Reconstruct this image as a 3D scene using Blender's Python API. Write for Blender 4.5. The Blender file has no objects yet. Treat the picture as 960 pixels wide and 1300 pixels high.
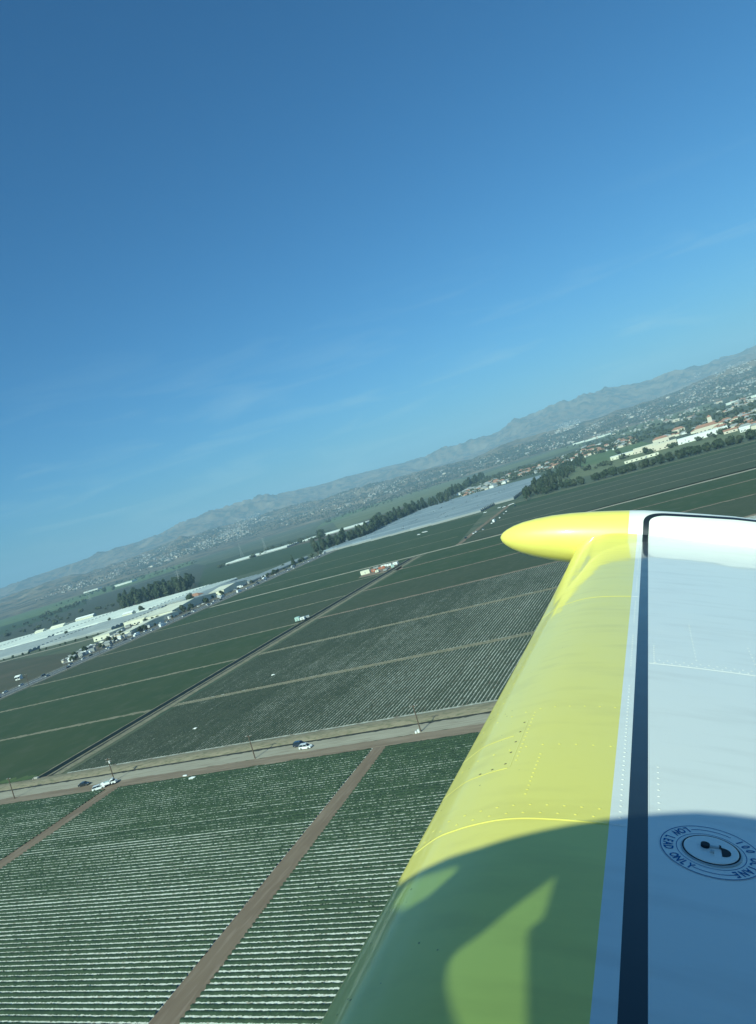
import bpy, bmesh, math, random
import numpy as np
from mathutils import Vector, Matrix
random.seed(7); rng = np.random.default_rng(11)
sc = bpy.context.scene; col = sc.collection
# ------------------------------------------------------------------ camera
F = 962.0; ROLL = math.radians(17.0); HEAD = math.radians(23.3); H = 75.0
PITCH = math.atan(17.7/F)
fw = np.array([-math.sin(HEAD)*math.cos(PITCH), math.cos(HEAD)*math.cos(PITCH), -math.sin(PITCH)])
r0 = np.array([math.cos(HEAD), math.sin(HEAD), 0.0]); u0 = np.cross(r0, fw)
cr = r0*math.cos(ROLL)-u0*math.sin(ROLL); cu = r0*math.sin(ROLL)+u0*math.cos(ROLL)
cam = bpy.data.objects.new('camera', bpy.data.cameras.new('camera')); col.objects.link(cam)
cam.matrix_world = Matrix(((cr[0],cu[0],-fw[0],0),(cr[1],cu[1],-fw[1],0),(cr[2],cu[2],-fw[2],H),(0,0,0,1)))
cam.data.sensor_fit = 'VERTICAL'; cam.data.sensor_height = 36; cam.data.lens = F/1300*36
cam.data.shift_y = -10/1300; cam.data.clip_start = 0.02; cam.data.clip_end = 60000
sc.camera = cam
# ------------------------------------------------------------------ sky, sun, exposure
SUN_EL = 35.5; SUN_AZ = 187.0          # azimuth clockwise from +Y
el, az = math.radians(SUN_EL), math.radians(SUN_AZ)
SUN = np.array([math.sin(az)*math.cos(el), math.cos(az)*math.cos(el), math.sin(el)])
w = bpy.data.worlds.new('World'); sc.world = w; w.use_nodes = True
nt = w.node_tree; N = nt.nodes; L = nt.links
bg = N['Background']; sky = N.new('ShaderNodeTexSky'); sky.sky_type = 'NISHITA'; sky.sun_disc = False
sky.sun_elevation = el; sky.sun_rotation = az; sky.altitude = 0; sky.air_density = 1.0; sky.dust_density = 1.1; sky.ozone_density = 4.0
bg.inputs['Strength'].default_value = 0.068
# thin high cloud wisps, fixed to the sky
tc = N.new('ShaderNodeTexCoord'); sp = N.new('ShaderNodeSeparateXYZ'); L.new(tc.outputs['Generated'], sp.inputs[0])
mp = N.new('ShaderNodeMapping'); mp.inputs['Rotation'].default_value = (0,0.12,math.radians(30)); mp.inputs['Scale'].default_value = (2.2,2.2,16)
L.new(tc.outputs['Generated'], mp.inputs[0])
nz = N.new('ShaderNodeTexNoise'); nz.inputs['Scale'].default_value = 2.7; nz.inputs['Detail'].default_value = 8; nz.inputs['Distortion'].default_value = 0.6
L.new(mp.outputs[0], nz.inputs['Vector'])
cr1 = N.new('ShaderNodeMapRange'); cr1.inputs[1].default_value = 0.52; cr1.inputs[2].default_value = 0.78; L.new(nz.outputs['Fac'], cr1.inputs[0])
em = N.new('ShaderNodeMapRange'); em.interpolation_type='SMOOTHSTEP'; em.inputs[1].default_value = 0.30; em.inputs[2].default_value = 0.04; L.new(sp.outputs['Z'], em.inputs[0])
mu = N.new('ShaderNodeMath'); mu.operation = 'MULTIPLY'; L.new(cr1.outputs[0], mu.inputs[0]); L.new(em.outputs[0], mu.inputs[1])
mu2 = N.new('ShaderNodeMath'); mu2.operation = 'MULTIPLY'; mu2.inputs[1].default_value = 0.27; L.new(mu.outputs[0], mu2.inputs[0])
mx = N.new('ShaderNodeMix'); mx.data_type = 'RGBA'; L.new(mu2.outputs[0], mx.inputs[0]); L.new(sky.outputs[0], mx.inputs[6]); mx.inputs[7].default_value = (9.5,10.0,10.5,1)
tn = N.new('ShaderNodeMix'); tn.data_type='RGBA'; tn.blend_type='MULTIPLY'; tn.inputs[0].default_value=1; L.new(sky.outputs[0],tn.inputs[6]); tn.inputs[7].default_value=(.62,.97,1.41,1); L.new(tn.outputs[2],mx.inputs[6])
L.new(mx.outputs[2], bg.inputs['Color'])
sl = bpy.data.lights.new('sun', 'SUN'); sl.energy = 5.0; sl.angle = math.radians(0.53); sl.color = (1.0,0.92,0.78)
so = bpy.data.objects.new('sun', sl); col.objects.link(so); so.rotation_euler = Vector(SUN).to_track_quat('Z','Y').to_euler(); so.location = (0,-300,400)
vs = sc.view_settings; vs.view_transform = 'Standard'; vs.look = 'None'; vs.exposure = 0.22; vs.gamma = 1.0
vs.use_white_balance = True; vs.white_balance_temperature = 5800; vs.white_balance_tint = -22
sc.cycles.volume_bounces = 0; sc.cycles.max_bounces = 6; sc.cycles.use_denoising = True
# ------------------------------------------------------------------ helpers
def ray(px, py): return cr*(px-480)+cu*(640-py)+fw*F
def G(px, py, z=0.0):
    d = ray(px, py); t = (z-H)/d[2]; return (d[0]*t, d[1]*t)
def tag(o, label=None, cat=None, group=None, kind=None):
    if label: o['label'] = label
    if cat: o['category'] = cat
    if group: o['group'] = group
    if kind: o['kind'] = kind
    return o
def empty(name, loc, rz=0.0, **k):
    o = bpy.data.objects.new(name, None); o.empty_display_size = .5; o.location = loc; o.rotation_euler = (0,0,rz); col.objects.link(o); return tag(o, **k)
def link(name, me, mats, parent=None, smooth=False, **k):
    o = bpy.data.objects.new(name, me); col.objects.link(o)
    for m in (mats if isinstance(mats,(list,tuple)) else [mats]): me.materials.append(m)
    if smooth: me.shade_smooth()
    if parent: o.parent = parent
    return tag(o, **k)
class MB:
    def __init__(s): s.v=[]; s.f=[]; s.m=[]
    def add(s, v, f, m=0):
        b=len(s.v); s.v += [tuple(float(q) for q in a) for a in v]; s.f += [tuple(b+i for i in a) for a in f]; s.m += [m]*len(f)
    def box(s, x0,x1,y0,y1,z0,z1,m=0, tx=0, ty=0):      # tx, ty: inset of the top
        s.add([(x0,y0,z0),(x1,y0,z0),(x1,y1,z0),(x0,y1,z0),(x0+tx,y0+ty,z1),(x1-tx,y0+ty,z1),(x1-tx,y1-ty,z1),(x0+tx,y1-ty,z1)],
              [(0,3,2,1),(4,5,6,7),(0,1,5,4),(1,2,6,5),(2,3,7,6),(3,0,4,7)],m)
    def cyl(s, p, q, r1, r2=None, n=8, m=0, caps=True):
        r2 = r1 if r2 is None else r2; p=np.array(p,float); q=np.array(q,float); d=q-p; d/=np.linalg.norm(d)
        a=np.cross(d,(0,0,1) if abs(d[2])<.9 else (1,0,0)); a/=np.linalg.norm(a); b=np.cross(d,a)
        v=[]; 
        for c,r in ((p,r1),(q,r2)):
            for i in range(n): t=2*math.pi*i/n; v.append(c+r*(a*math.cos(t)+b*math.sin(t)))
        f=[(i,(i+1)%n,n+(i+1)%n,n+i) for i in range(n)]
        if caps: f += [tuple(range(n-1,-1,-1)), tuple(range(n,2*n))]
        s.add(v,f,m)
    def mesh(s, name):
        me=bpy.data.meshes.new(name); me.from_pydata(s.v,[],s.f); 
        me.polygons.foreach_set('material_index', s.m); me.update(); return me
    def build(s, name, mats, parent=None, smooth=False, **k): return link(name, s.mesh(name), mats, parent, smooth, **k)
def npmesh(name, V, Fq):
    me = bpy.data.meshes.new(name); V=np.ascontiguousarray(V,dtype=np.float32); Fq=np.ascontiguousarray(Fq,dtype=np.int32); k=Fq.shape[1]
    me.vertices.add(len(V)); me.vertices.foreach_set('co', V.ravel())
    me.loops.add(Fq.size); me.loops.foreach_set('vertex_index', Fq.ravel())
    me.polygons.add(len(Fq)); me.polygons.foreach_set('loop_start', np.arange(0,Fq.size,k,dtype=np.int32))
    me.update(calc_edges=True); return me
def copy_tree(o, parent=None):
    c = o.copy(); col.objects.link(c); c.parent = parent
    for ch in o.children: copy_tree(ch, c)
    return c
def mat(name, c1, c2=None, scale=1.0, rough=.9, detail=4, spec=.2, c3=None, scale2=None, stretch=None, metal=0, coat=0, bump=0, bscale=None, obj=True, lo=.35, hi=.65):
    m = bpy.data.materials.new(name); m.use_nodes=True; n=m.node_tree.nodes; l=m.node_tree.links; b=n['Principled BSDF']
    b.inputs['Roughness'].default_value=rough; b.inputs['Specular IOR Level'].default_value=spec; b.inputs['Metallic'].default_value=metal
    b.inputs['Coat Weight'].default_value=coat; b.inputs['Coat Roughness'].default_value=.06
    b.inputs['Base Color'].default_value=(*c1,1)
    g=n.new('ShaderNodeNewGeometry') if not obj else n.new('ShaderNodeTexCoord'); vec=g.outputs['Position'] if not obj else g.outputs['Object']
    if stretch:
        mp=n.new('ShaderNodeMapping'); mp.inputs['Scale'].default_value=stretch; l.new(vec,mp.inputs[0]); vec=mp.outputs[0]
    out=None
    def noise(sc_, d): 
        q=n.new('ShaderNodeTexNoise'); q.inputs['Scale'].default_value=sc_; q.inputs['Detail'].default_value=d; l.new(vec,q.inputs['Vector']); return q.outputs['Fac']
    def mix(f,a,bb,lo,hi):
        r=n.new('ShaderNodeMapRange'); r.inputs[1].default_value=lo; r.inputs[2].default_value=hi; l.new(f,r.inputs[0])
        x=n.new('ShaderNodeMix'); x.data_type='RGBA'; l.new(r.outputs[0],x.inputs[0])
        if isinstance(a,tuple): x.inputs[6].default_value=(*a,1)
        else: l.new(a,x.inputs[6])
        x.inputs[7].default_value=(*bb,1); return x.outputs[2]
    if c2: out=mix(noise(scale,detail),c1,c2,lo,hi)
    if c3: out=mix(noise(scale2 or scale*5,detail),out if out else c1,c3,.5,.68)
    if out: l.new(out,b.inputs['Base Color'])
    if bump:
        q=n.new('ShaderNodeBump'); q.inputs['Strength'].default_value=bump; q.inputs['Distance'].default_value=.1; l.new(noise(bscale or scale*4,5),q.inputs['Height']); l.new(q.outputs[0],b.inputs['Normal'])
    return m
def poly(name, pts, z, m, kind='structure', name_k=None, **k):
    me=bpy.data.meshes.new(name); me.from_pydata([(p[0],p[1],z) for p in pts],[],[tuple(range(len(pts)))]); me.update()
    if me.polygons[0].normal.z<0: me.flip_normals()
    return link(name, me, m, kind=kind, **k)
def strip(name, x0,y0,x1,y1,wid,z,m,jit=.0,step=3.0,kind='structure',**k):
    d=np.array([x1-x0,y1-y0],float); Ln=np.linalg.norm(d); d/=Ln; nn=np.array([-d[1],d[0]]); n=max(2,int(Ln/step)+1); V=[];Fq=[]
    a=rng.normal(0,jit,n); b=rng.normal(0,jit,n)
    for i in range(n):
        c=np.array([x0,y0])+d*Ln*i/(n-1); p=c+nn*(wid/2+a[i]); q=c-nn*(wid/2+b[i]); V += [(p[0],p[1],z),(q[0],q[1],z)]
        if i: Fq.append((2*i-2,2*i-1,2*i+1,2*i))
    return link(name, npmesh(name,np.array(V),np.array(Fq)), m, kind=kind, **k)
# value noise for terrain
def vnoise(X,Y,seed=0):
    xi=np.floor(X).astype(np.int64); yi=np.floor(Y).astype(np.int64); fx=X-xi; fy=Y-yi; fx=fx*fx*(3-2*fx); fy=fy*fy*(3-2*fy)
    def h(a,b):
        q=(a*374761393+b*668265263+seed*1442695041)&0xffffffff; q=((q^(q>>13))*1274126177)&0xffffffff; return ((q^(q>>16))&0xffff)/65535.
    return (h(xi,yi)*(1-fx)+h(xi+1,yi)*fx)*(1-fy)+(h(xi,yi+1)*(1-fx)+h(xi+1,yi+1)*fx)*fy
def fbm(X,Y,o=5,seed=0,ridged=False):
    s=0;a=.5;f=1.
    for i in range(o):
        v=vnoise(X*f+i*17.3,Y*f-i*9.1,seed+i)
        if ridged: v=1-abs(2*v-1)
        s=s+a*v; a*=.5; f*=2.03
    return s
R1=[(-70,.6),(-56,.8),(-50.31,1.03),(-48.75,1.24),(-45.86,1.38),(-42.36,1.33),(-39.5,1.43),(-37.12,1.65),(-34.7,1.82),(-33.49,1.88),(-31.69,1.82),(-29.87,1.76),(-27.45,1.66),(-25.59,1.64),(-23.74,1.57),(-21.9,1.48),(-20.1,1.28),(-17.62,1.3),(-15.13,1.4),(-12.63,1.65),(-10.2,1.79),(-8.98,1.92),(-6.7,1.82),(-4.96,1.9),(-3.36,1.69),(-1.76,1.58),(-.63,1.72),(.94,1.72),(2.45,1.64),(3.44,1.6),(4.25,1.8),(5.01,1.94),(9,2.2),(20,1.9),(30,1.5)]
R2=[(-70,.2),(-50.51,.3),(-47.89,.62),(-46.86,.6),(-45.35,.45),(-42.61,.45),(-39.77,.58),(-37.94,.85),(-33.86,.66),(-28.97,.68),(-24.0,.7),(-20.38,.42),(-17.92,.32),(-15.56,.1),(-13.0,.42),(-10.61,.45),(-8.33,.25),(-4.88,.35),(-1.56,.45),(.63,.62),(2.75,.87),(4.72,.9),(12,1.0),(30,.7)]
def height(x,y):
    x=np.asarray(x,float); y=np.asarray(y,float)
    d=np.hypot(x,y); a=np.degrees(np.arctan2(x,y)); t1=np.interp(a,[p[0] for p in R1],[p[1] for p in R1]); t2=np.interp(a,[p[0] for p in R2],[p[1] for p in R2])
    D2=7300+700*np.sin(np.radians(a*7)); D1=12500
    H1=75+np.tan(np.radians(t1))*D1; H2=75+np.tan(np.radians(t2))*D2
    def ss(v): v=np.clip(v,0,1); return v*v*(3-2*v)
    n1=fbm(x/1500+.3*fbm(x/600,y/600,3,31),y/1500,8,3,True); n2=fbm(x/420,y/640,7,9,True)
    n3=fbm(x/150,y/230,5,19,True)-.7
    up2=np.clip((d-4500)/(D2-4500),0,1)**1.35
    dn2=1-.55*ss((d-D2)/1500)
    h2=H2*up2*dn2*(1+((n2-.70)*1.1+n3*.35)*ss((d-4700)/1000)*(.45+.55*ss(abs(d-D2)/500)))
    up1=ss((d-8500)/(D1-8500)); dn1=1-.7*ss((d-D1)/3500)
    h1=H1*up1*dn1*(1+((n1-.70)*1.2+n3*.22)*(.12+.88*ss(abs(d-D1)/700)))
    front=np.where((d>4500),1.,0.)
    return np.maximum(h2,h1)*front
def Gt(px,py):                          # where the ray meets the terrain
    d=ray(px,py); d=d/np.hypot(d[0],d[1]); 
    if d[2]<0:
        t=-H/d[2]
        if t<4500: return (d[0]*t,d[1]*t,0.)
    ts=np.arange(4500,15000,25.); hh=height(d[0]*ts,d[1]*ts); k=np.nonzero(H+d[2]*ts<hh)[0]
    if len(k)==0: return None
    t=ts[k[0]]; return (d[0]*t,d[1]*t,float(hh[k[0]]))
# ------------------------------------------------------------------ materials
M={}
M['ground']=mat('farmland',(.085,.105,.065),(.12,.125,.08),scale=.004,c3=(.055,.08,.05),scale2=.02,obj=False)
M['hill']=mat('hills',(.165,.125,.074),(.06,.062,.04),scale=.010,c3=(.235,.185,.115),scale2=.0030,detail=13,obj=False,lo=.45,hi=.55)
M['green']=mat('crop_green',(.040,.064,.028),(.052,.072,.032),scale=.025,c3=(.062,.078,.042),scale2=.09,obj=False)
M['green2']=mat('crop_green_dark',(.050,.066,.036),(.060,.073,.042),scale=.03,c3=(.074,.082,.05),scale2=.2,obj=False)
M['weed']=mat('weedy_edge',(.07,.105,.04),(.10,.13,.05),scale=.2,obj=False)
M['leaf']=mat('strawberry_leaves',(.026,.044,.026),(.038,.060,.032),scale=.35,c3=(.052,.080,.042),scale2=2.5,obj=False,rough=.7)
M['leaf2']=mat('grey_crop_leaves',(.050,.066,.042),(.068,.083,.053),scale=.12,c3=(.105,.11,.082),scale2=1.3,obj=False,rough=.8)
M['plastic']=mat('bed_plastic',(.80,.80,.72),(.66,.66,.58),scale=.8,c3=(.42,.38,.3),scale2=1.2,obj=False,rough=.5)
M['plastic2']=mat('dusty_bed_plastic',(.34,.34,.29),(.5,.5,.44),scale=.6,c3=(.2,.17,.13),scale2=.25,obj=False,rough=.7)
M['dirt']=mat('brown_dirt',(.17,.125,.09),(.21,.16,.115),scale=.25,c3=(.24,.185,.14),scale2=.9,stretch=(1,.12,1),obj=False,bump=.3,bscale=3)
M['dirtx']=mat('brown_dirt_lane',(.19,.145,.105),(.24,.19,.14),scale=.25,c3=(.28,.22,.165),scale2=.9,stretch=(.1,1,1),obj=False,bump=.3,bscale=3)
M['pale']=mat('pale_dirt',(.33,.30,.235),(.38,.345,.27),scale=.3,c3=(.27,.235,.18),scale2=1.2,stretch=(.08,1,1),obj=False)
M['berm']=mat('dry_grass_berm',(.24,.205,.14),(.30,.26,.18),scale=.5,c3=(.15,.15,.09),scale2=1.4,stretch=(.3,1,1),obj=False,bump=.5)
M['lane']=mat('field_lane',(.20,.18,.125),(.27,.24,.17),scale=.3,c3=(.13,.14,.08),scale2=.6,obj=False)
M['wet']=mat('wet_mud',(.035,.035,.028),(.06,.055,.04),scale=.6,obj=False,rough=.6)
M['water']=mat('canal_water',(.012,.018,.016),rough=.6,spec=.04)
M['fardark']=mat('far_dark_field',(.058,.068,.05),(.072,.076,.056),scale=.006,c3=(.05,.066,.042),scale2=.02,obj=False)
M['asphalt']=mat('asphalt',(.105,.11,.115),(.135,.138,.14),scale=.1,obj=False,rough=.85)
M['paint']=mat('road_paint',(.75,.75,.72),rough=.6)
M['brown']=mat('fallow_soil',(.13,.105,.075),(.10,.09,.065),scale=.01,c3=(.09,.095,.06),scale2=.05,obj=False)
M['olive']=mat('olive_field',(.17,.18,.095),(.13,.15,.08),scale=.006,c3=(.11,.13,.07),scale2=.03,obj=False)
M['grass']=mat('bright_grass',(.10,.14,.06),(.13,.165,.075),scale=.01,obj=False)
M['concrete']=mat('concrete',(.42,.41,.38),(.34,.33,.3),scale=.5,obj=False)
M['hoop']=mat('hoop_plastic_grey',(.26,.28,.28),(.34,.36,.35),scale=.03,obj=False,rough=.45,spec=.4)
M['hoopw']=mat('hoop_plastic_white',(.66,.68,.62),(.52,.55,.51),scale=.03,obj=False,rough=.45,spec=.4)
M['cream']=mat('cream_roof',(.74,.72,.58),(.64,.62,.5),scale=.05,obj=False,rough=.6)
M['white']=mat('white_paint',(.78,.78,.76),rough=.4,spec=.4)
M['wall']=mat('stucco_wall',(.62,.56,.46),rough=.8)
M['tile']=mat('clay_tile_roof',(.30,.165,.115),(.36,.20,.14),scale=.5,rough=.8)
M['grey']=mat('grey_metal',(.30,.31,.31),rough=.6)
M['dark']=mat('dark_trim',(.02,.02,.022),rough=.4,spec=.4)
M['wood']=mat('weathered_pole_wood',(.10,.075,.055),(.14,.105,.08),scale=4,rough=.9)
M['bark']=mat('bark',(.11,.09,.07),rough=.95)
M['crown']=mat('tree_leaves',(.036,.052,.028),(.062,.082,.042),scale=.25,rough=.8)
M['crown2']=mat('tree_leaves_olive',(.050,.064,.036),(.085,.10,.055),scale=.3,rough=.8)
M['glass']=mat('vehicle_glass',(.015,.02,.025),rough=.08,spec=.7)
M['tyre']=mat('tyre_rubber',(.02,.02,.02),rough=.8)
M['rim']=mat('alloy_rim',(.45,.45,.46),rough=.35,metal=.8)
M['carwhite']=mat('car_paint_white',(.80,.80,.80),rough=.3,coat=1)
M['carnavy']=mat('car_paint_navy',(.022,.032,.06),rough=.3,coat=1)
M['carblack']=mat('car_paint_charcoal',(.02,.024,.028),rough=.3,coat=1)
M['carsilver']=mat('car_paint_silver',(.42,.43,.44),rough=.3,coat=1)
M['carred']=mat('car_paint_red',(.35,.05,.03),rough=.3,coat=1)
M['lamp']=mat('lamp_lens',(.8,.75,.6),rough=.15,spec=.6)
M['aqua']=mat('aqua_plastic',(.42,.56,.52),rough=.4)
M['crate']=mat('stacked_red_crates',(.45,.17,.10),(.3,.12,.08),scale=3)
# ------------------------------------------------------------------ ground and terrain
g=18000
poly('ground',[(-g,-g),(g,-g),(g,g),(-g,g)],-.15,M['ground'])
na,nd=1100,300
A_=np.radians(np.linspace(-74,34,na)); D_=np.concatenate([np.linspace(4400,9500,170),np.linspace(9530,16500,nd-170)])
AA,DD=np.meshgrid(A_,D_,indexing='ij'); X=DD*np.sin(AA); Y=DD*np.cos(AA); Z=height(X,Y); Z[:,0]=-.3; Z[:,-1]=-.3
V=np.stack([X,Y,Z],-1).reshape(-1,3); ii,jj=np.meshgrid(np.arange(na-1),np.arange(nd-1),indexing='ij'); k=(ii*nd+jj).ravel()
link('hills', npmesh('hills',V,np.stack([k,k+1,k+nd+1,k+nd],-1)), M['hill'], smooth=True, kind='structure')
# far patchwork fields (pixel outlines unprojected to the plain)
def far(name, pts, m, z=0.0, **k): return poly(name,[G(*p) for p in pts], z, M[m], **k)
HAZE=8.5e-5
# --- fields in the near grid (metres; x along the farm road, y along the canal)
def fieldrect(x0,x1,y0,y1,m,z=-.06): poly('field',[(x0,y0),(x1,y0),(x1,y1),(x0,y1)],z,M[m])
fieldrect(-110,260,60,202,'plastic'); fieldrect(-219,-110,60,202,'plastic'); fieldrect(-420,-219,60,202,'plastic')
poly('field_lane',[(-106.7,60),(-99.4,60),(-107.4,203),(-112.4,203)],-.05,M['dirt'])
poly('field_lane',[(-222,60),(-216,60),(-216,203),(-224,203)],-.05,M['dirt'])
# road corridor
strip('road_shoulder',-560,205.4,330,205.4,6.6,-.045,M['dirtx'],.35,2)
strip('farm_road',-560,212.4,330,212.4,8.0,-.03,M['pale'],.2,2)
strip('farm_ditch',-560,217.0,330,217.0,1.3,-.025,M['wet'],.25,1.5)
# berm: a low raised bank
def bank(name,x0,x1,y0,y1,h,m,step=2.0):
    n=int((x1-x0)/step)+1; V=[];Fq=[]
    prof=[(0,0),(.18,.8),(.45,1),(.75,.75),(1,0)]
    for i in range(n):
        x=x0+(x1-x0)*i/(n-1)
        for (t,q) in prof: V.append((x,y0+(y1-y0)*t+random.gauss(0,.12),-.02+q*h*random.uniform(.8,1.15)))
        if i:
            b=(i-1)*5
            for j in range(4): Fq.append((b+j,b+5+j,b+6+j,b+1+j))
    return link(name,npmesh(name,np.array(V),np.array(Fq)),M[m],kind='structure',smooth=True)
bank('grass_bank',-560,330,217.8,226.3,.55,'berm')
# canal with banks and track
strip('canal',-283,224,-283,700,7.0,-.04,M['dirt'],.1,4)
strip('canal_water',-283.6,227,-283.6,698,5.6,-.02,M['water'],.12,3)
strip('canal_bank',-279.8,228,-279.8,698,1.5,-.015,M['lane'],.15,3)
strip('canal_bank',-287.0,228,-287.0,698,1.2,-.013,M['lane'],.15,3)
strip('canal_track',-274.5,227,-274.5,698,5.0,-.03,M['lane'],.25,3)
strip('canal_track',-278.0,227,-278.0,698,1.5,-.012,M['wet'],.25,3)
# fields left of the canal
ys=[226.5,303,386,467,549,630,712]
for i in range(6):
    fieldrect(-562,-288,ys[i],ys[i+1],'green' if i in(0,1,2,5) else 'green2')
    if i: strip('field_lane',-562,ys[i],-288,ys[i],3.6,-.035,M['lane'],.45,1.6)
strip('weed_strip',-560,229,-290,229,4,-.04,M['weed'],.9,2)
# fields right of the canal
for i in range(6):
    fieldrect(-268.3,330,ys[i],ys[i+1],'plastic2' if i<3 else ('green2' if i==3 else 'green'))
    if i: strip('field_lane',-271,ys[i],330,ys[i],5.0 if i<4 else 3.4,-.035,M['lane' if i<3 else 'dirtx'],.45,1.6)
# dirt road beyond
strip('dirt_road',-560,731,-430,722,7.5,-.02,M['pale'],.3,4)
strip('dirt_road',-430,722,-200,703,7.5,-.018,M['pale'],.3,4)
strip('dirt_road',-200,703,340,694,8.5,-.016,M['pale'],.3,4)
poly('field',[(-562,712),(-288,712),(-430,720),(-562,729)],-.05,M['green'])
# beyond the dirt road
poly('field',[(-570,733),(-238,708),(-292,1025),(-570,1127)],-.06,M['green'])
for y0 in (800,905): strip('field_lane',-565,y0+22,-262,y0-6,3,-.03,M['lane'],.4,4)
poly('field',[(-234,708),(340,700),(340,905),(-252,1000)],-.06,M['green2'])
poly('field',[(-252,1000),(340,905),(340,935),(-262,1065)],-.058,M['green'])
for y0 in (770,838,900,955): strip('field_lane',-236,y0+14,340,y0-22,3,-.03,M['lane'],.4,5)
strip('farm_track',-236,706,-262,1075,6,-.02,M['dirt'],.5,5)
strip('farm_track',-262,1062,340,930,5,-.02,M['lane'],.4,5)
# ------------------------------------------------------------------ crop rows, real leafy ridges
def ridges(name,x0,x1,y0,y1,axis,sp,wid,h,res,m,label,jit=.065,jh=.20,hole=None):
    a0,a1,b0,b1=(x0,x1,y0,y1) if axis=='x' else (y0,y1,x0,x1)   # a along rows, b across
    nr=int(round((b1-b0)/sp)); na=int((a1-a0)/res)+1
    aa=np.linspace(a0,a1,na); bb=b0+sp*(np.arange(nr)+.5)
    Wd=wid/2*(1+rng.normal(0,.05,(nr,1)))*np.ones((nr,na)); Hh=h*(1+rng.normal(0,.08,(nr,1)))*np.ones((nr,na))
    # slow patches where plants are bigger or smaller
    P=fbm((aa[None,:])/30,(bb[:,None])/14,3,5)*1.0
    P2=fbm((aa[None,:])/11+7,(bb[:,None])/5,2,15)
    Wd=Wd*(.86+.22*P+.10*P2); Hh=Hh*(.72+.45*P+.25*P2)
    L_=Wd+rng.normal(0,jit,(nr,na)); R_=Wd+rng.normal(0,jit,(nr,na))
    cr_=[(-L_,0*Hh-.02),(-L_*.55,Hh*(1+rng.normal(0,jh,(nr,na)))*.85),(L_*0+rng.normal(0,.05,(nr,na)),Hh*(1+rng.normal(0,jh,(nr,na)))),(R_*.55,Hh*(1+rng.normal(0,jh,(nr,na)))*.85),(R_,0*Hh-.02)]
    V=np.zeros((nr,na,5,3))
    for q,(o,z) in enumerate(cr_):
        al=np.broadcast_to(aa[None,:],(nr,na))+rng.normal(0,res*.25,(nr,na)); ac=bb[:,None]+o
        V[:,:,q,0]=al if axis=='x' else ac; V[:,:,q,1]=ac if axis=='x' else al; V[:,:,q,2]=z
    I,J,Q=np.meshgrid(np.arange(nr),np.arange(na-1),np.arange(4),indexing='ij'); k=((I*na+J)*5+Q).ravel()
    Fq=np.stack([k,k+5,k+6,k+1],-1)
    if hole is not None:
        cx=V.reshape(-1,3)[k]; keep=~hole(cx[:,0],cx[:,1]); Fq=Fq[keep]
    me=npmesh(name,V.reshape(-1,3)-np.array([0,0,.05]),Fq); link(name,me,M[m],kind='stuff',label=label,cat='crop rows')
ridges('strawberry_rows',-108,60,84,202,'x',1.55,1.08,.28,.26,'leaf','long rows of leafy green strawberry plants right of the wide brown lane',hole=lambda x,y:(x<-99.7-(y-60)*.056)|(x>10+.0*y))
ridges('strawberry_rows',-216,-106,84,202,'x',1.55,1.08,.28,.26,'leaf','long rows of leafy green plants between the two brown lanes',hole=lambda x,y:x>-106.9-(y-60)*.0399)
ridges('strawberry_rows',-330,-222.6,121.4,202,'x',1.55,1.11,.29,.4,'leaf','leafy green rows left of the narrow lane at photo\'s left edge')
ridges('crop_rows',-268.2,-20,227.5,300.6,'y',1.6,1.22,.25,.55,'leaf2','grey green crop rows just beyond the grassy bank, nearest of the three striped bands')
ridges('crop_rows',-268.2,-20,305.6,383.4,'y',1.6,1.24,.24,.7,'leaf2','middle band of grey green crop rows beyond the bank')
ridges('crop_rows',-268.2,-20,388.6,464.5,'y',1.6,1.36,.24,.9,'leaf2','farthest band of faint grey green crop rows before the solid green fields')
# ------------------------------------------------------------------ highway
M['fallow']=mat('fallow_field',(.085,.08,.052),(.07,.075,.048),scale=.01,c3=(.10,.088,.06),scale2=.03,stretch=(.3,1,1),obj=False)
M['yardm']=mat('yard_ground',(.12,.11,.085),(.17,.15,.12),scale=.08,c3=(.08,.085,.06),scale2=.2,obj=False)
strip('highway_verge',-586.5,60,-586.5,1180,44,-.04,M['lane'],.5,8)
strip('highway',-586.5,60,-586.5,1180,27,-.02,M['asphalt'],0,40)
strip('highway',-586.5,1180,-640,2000,25,-.019,M['asphalt'],0,40)
for xx in (-599,-588.2,-584.8,-574): strip('road_line',xx,60,xx,1180,.35,-.012,M['paint'],0,40)
strip('highway_ditch',-567.0,60,-567.0,1180,3.6,-.012,M['wet'],.3,6)
strip('highway_ditch',-604.8,60,-604.8,820,4.2,-.012,M['wet'],.4,6)
poly('yard',[(-608,548),(-608,1010),(-628,1010),(-650,870),(-715,750),(-690,690),(-640,575)],-.05,M['yardm'])
strip('dirt_road',-735,729,-640,690,7,-.03,M['pale'],.4,5)
poly('field',[(-608,60),(-608,560),(-690,640),(-900,725),(-1900,735),(-1900,60)],-.07,M['fallow'])
strip('dirt_road',-1500,733,-735,729,9,-.03,M['pale'],.4,8)
_u=['','first','second','third','fourth','fifth','sixth','seventh','eighth','ninth','tenth','eleventh','twelfth','thirteenth','fourteenth','fifteenth','sixteenth','seventeenth','eighteenth','nineteenth']
def ordn(n):
    if n<20: return _u[n]
    t,u=divmod(n,10); return (['','','twent','thirt','fort','fift','sixt','sevent'][t]+('y-'+_u[u] if u else 'ieth'))
ORD=[ordn(i+1) for i in range(79)]
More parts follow.
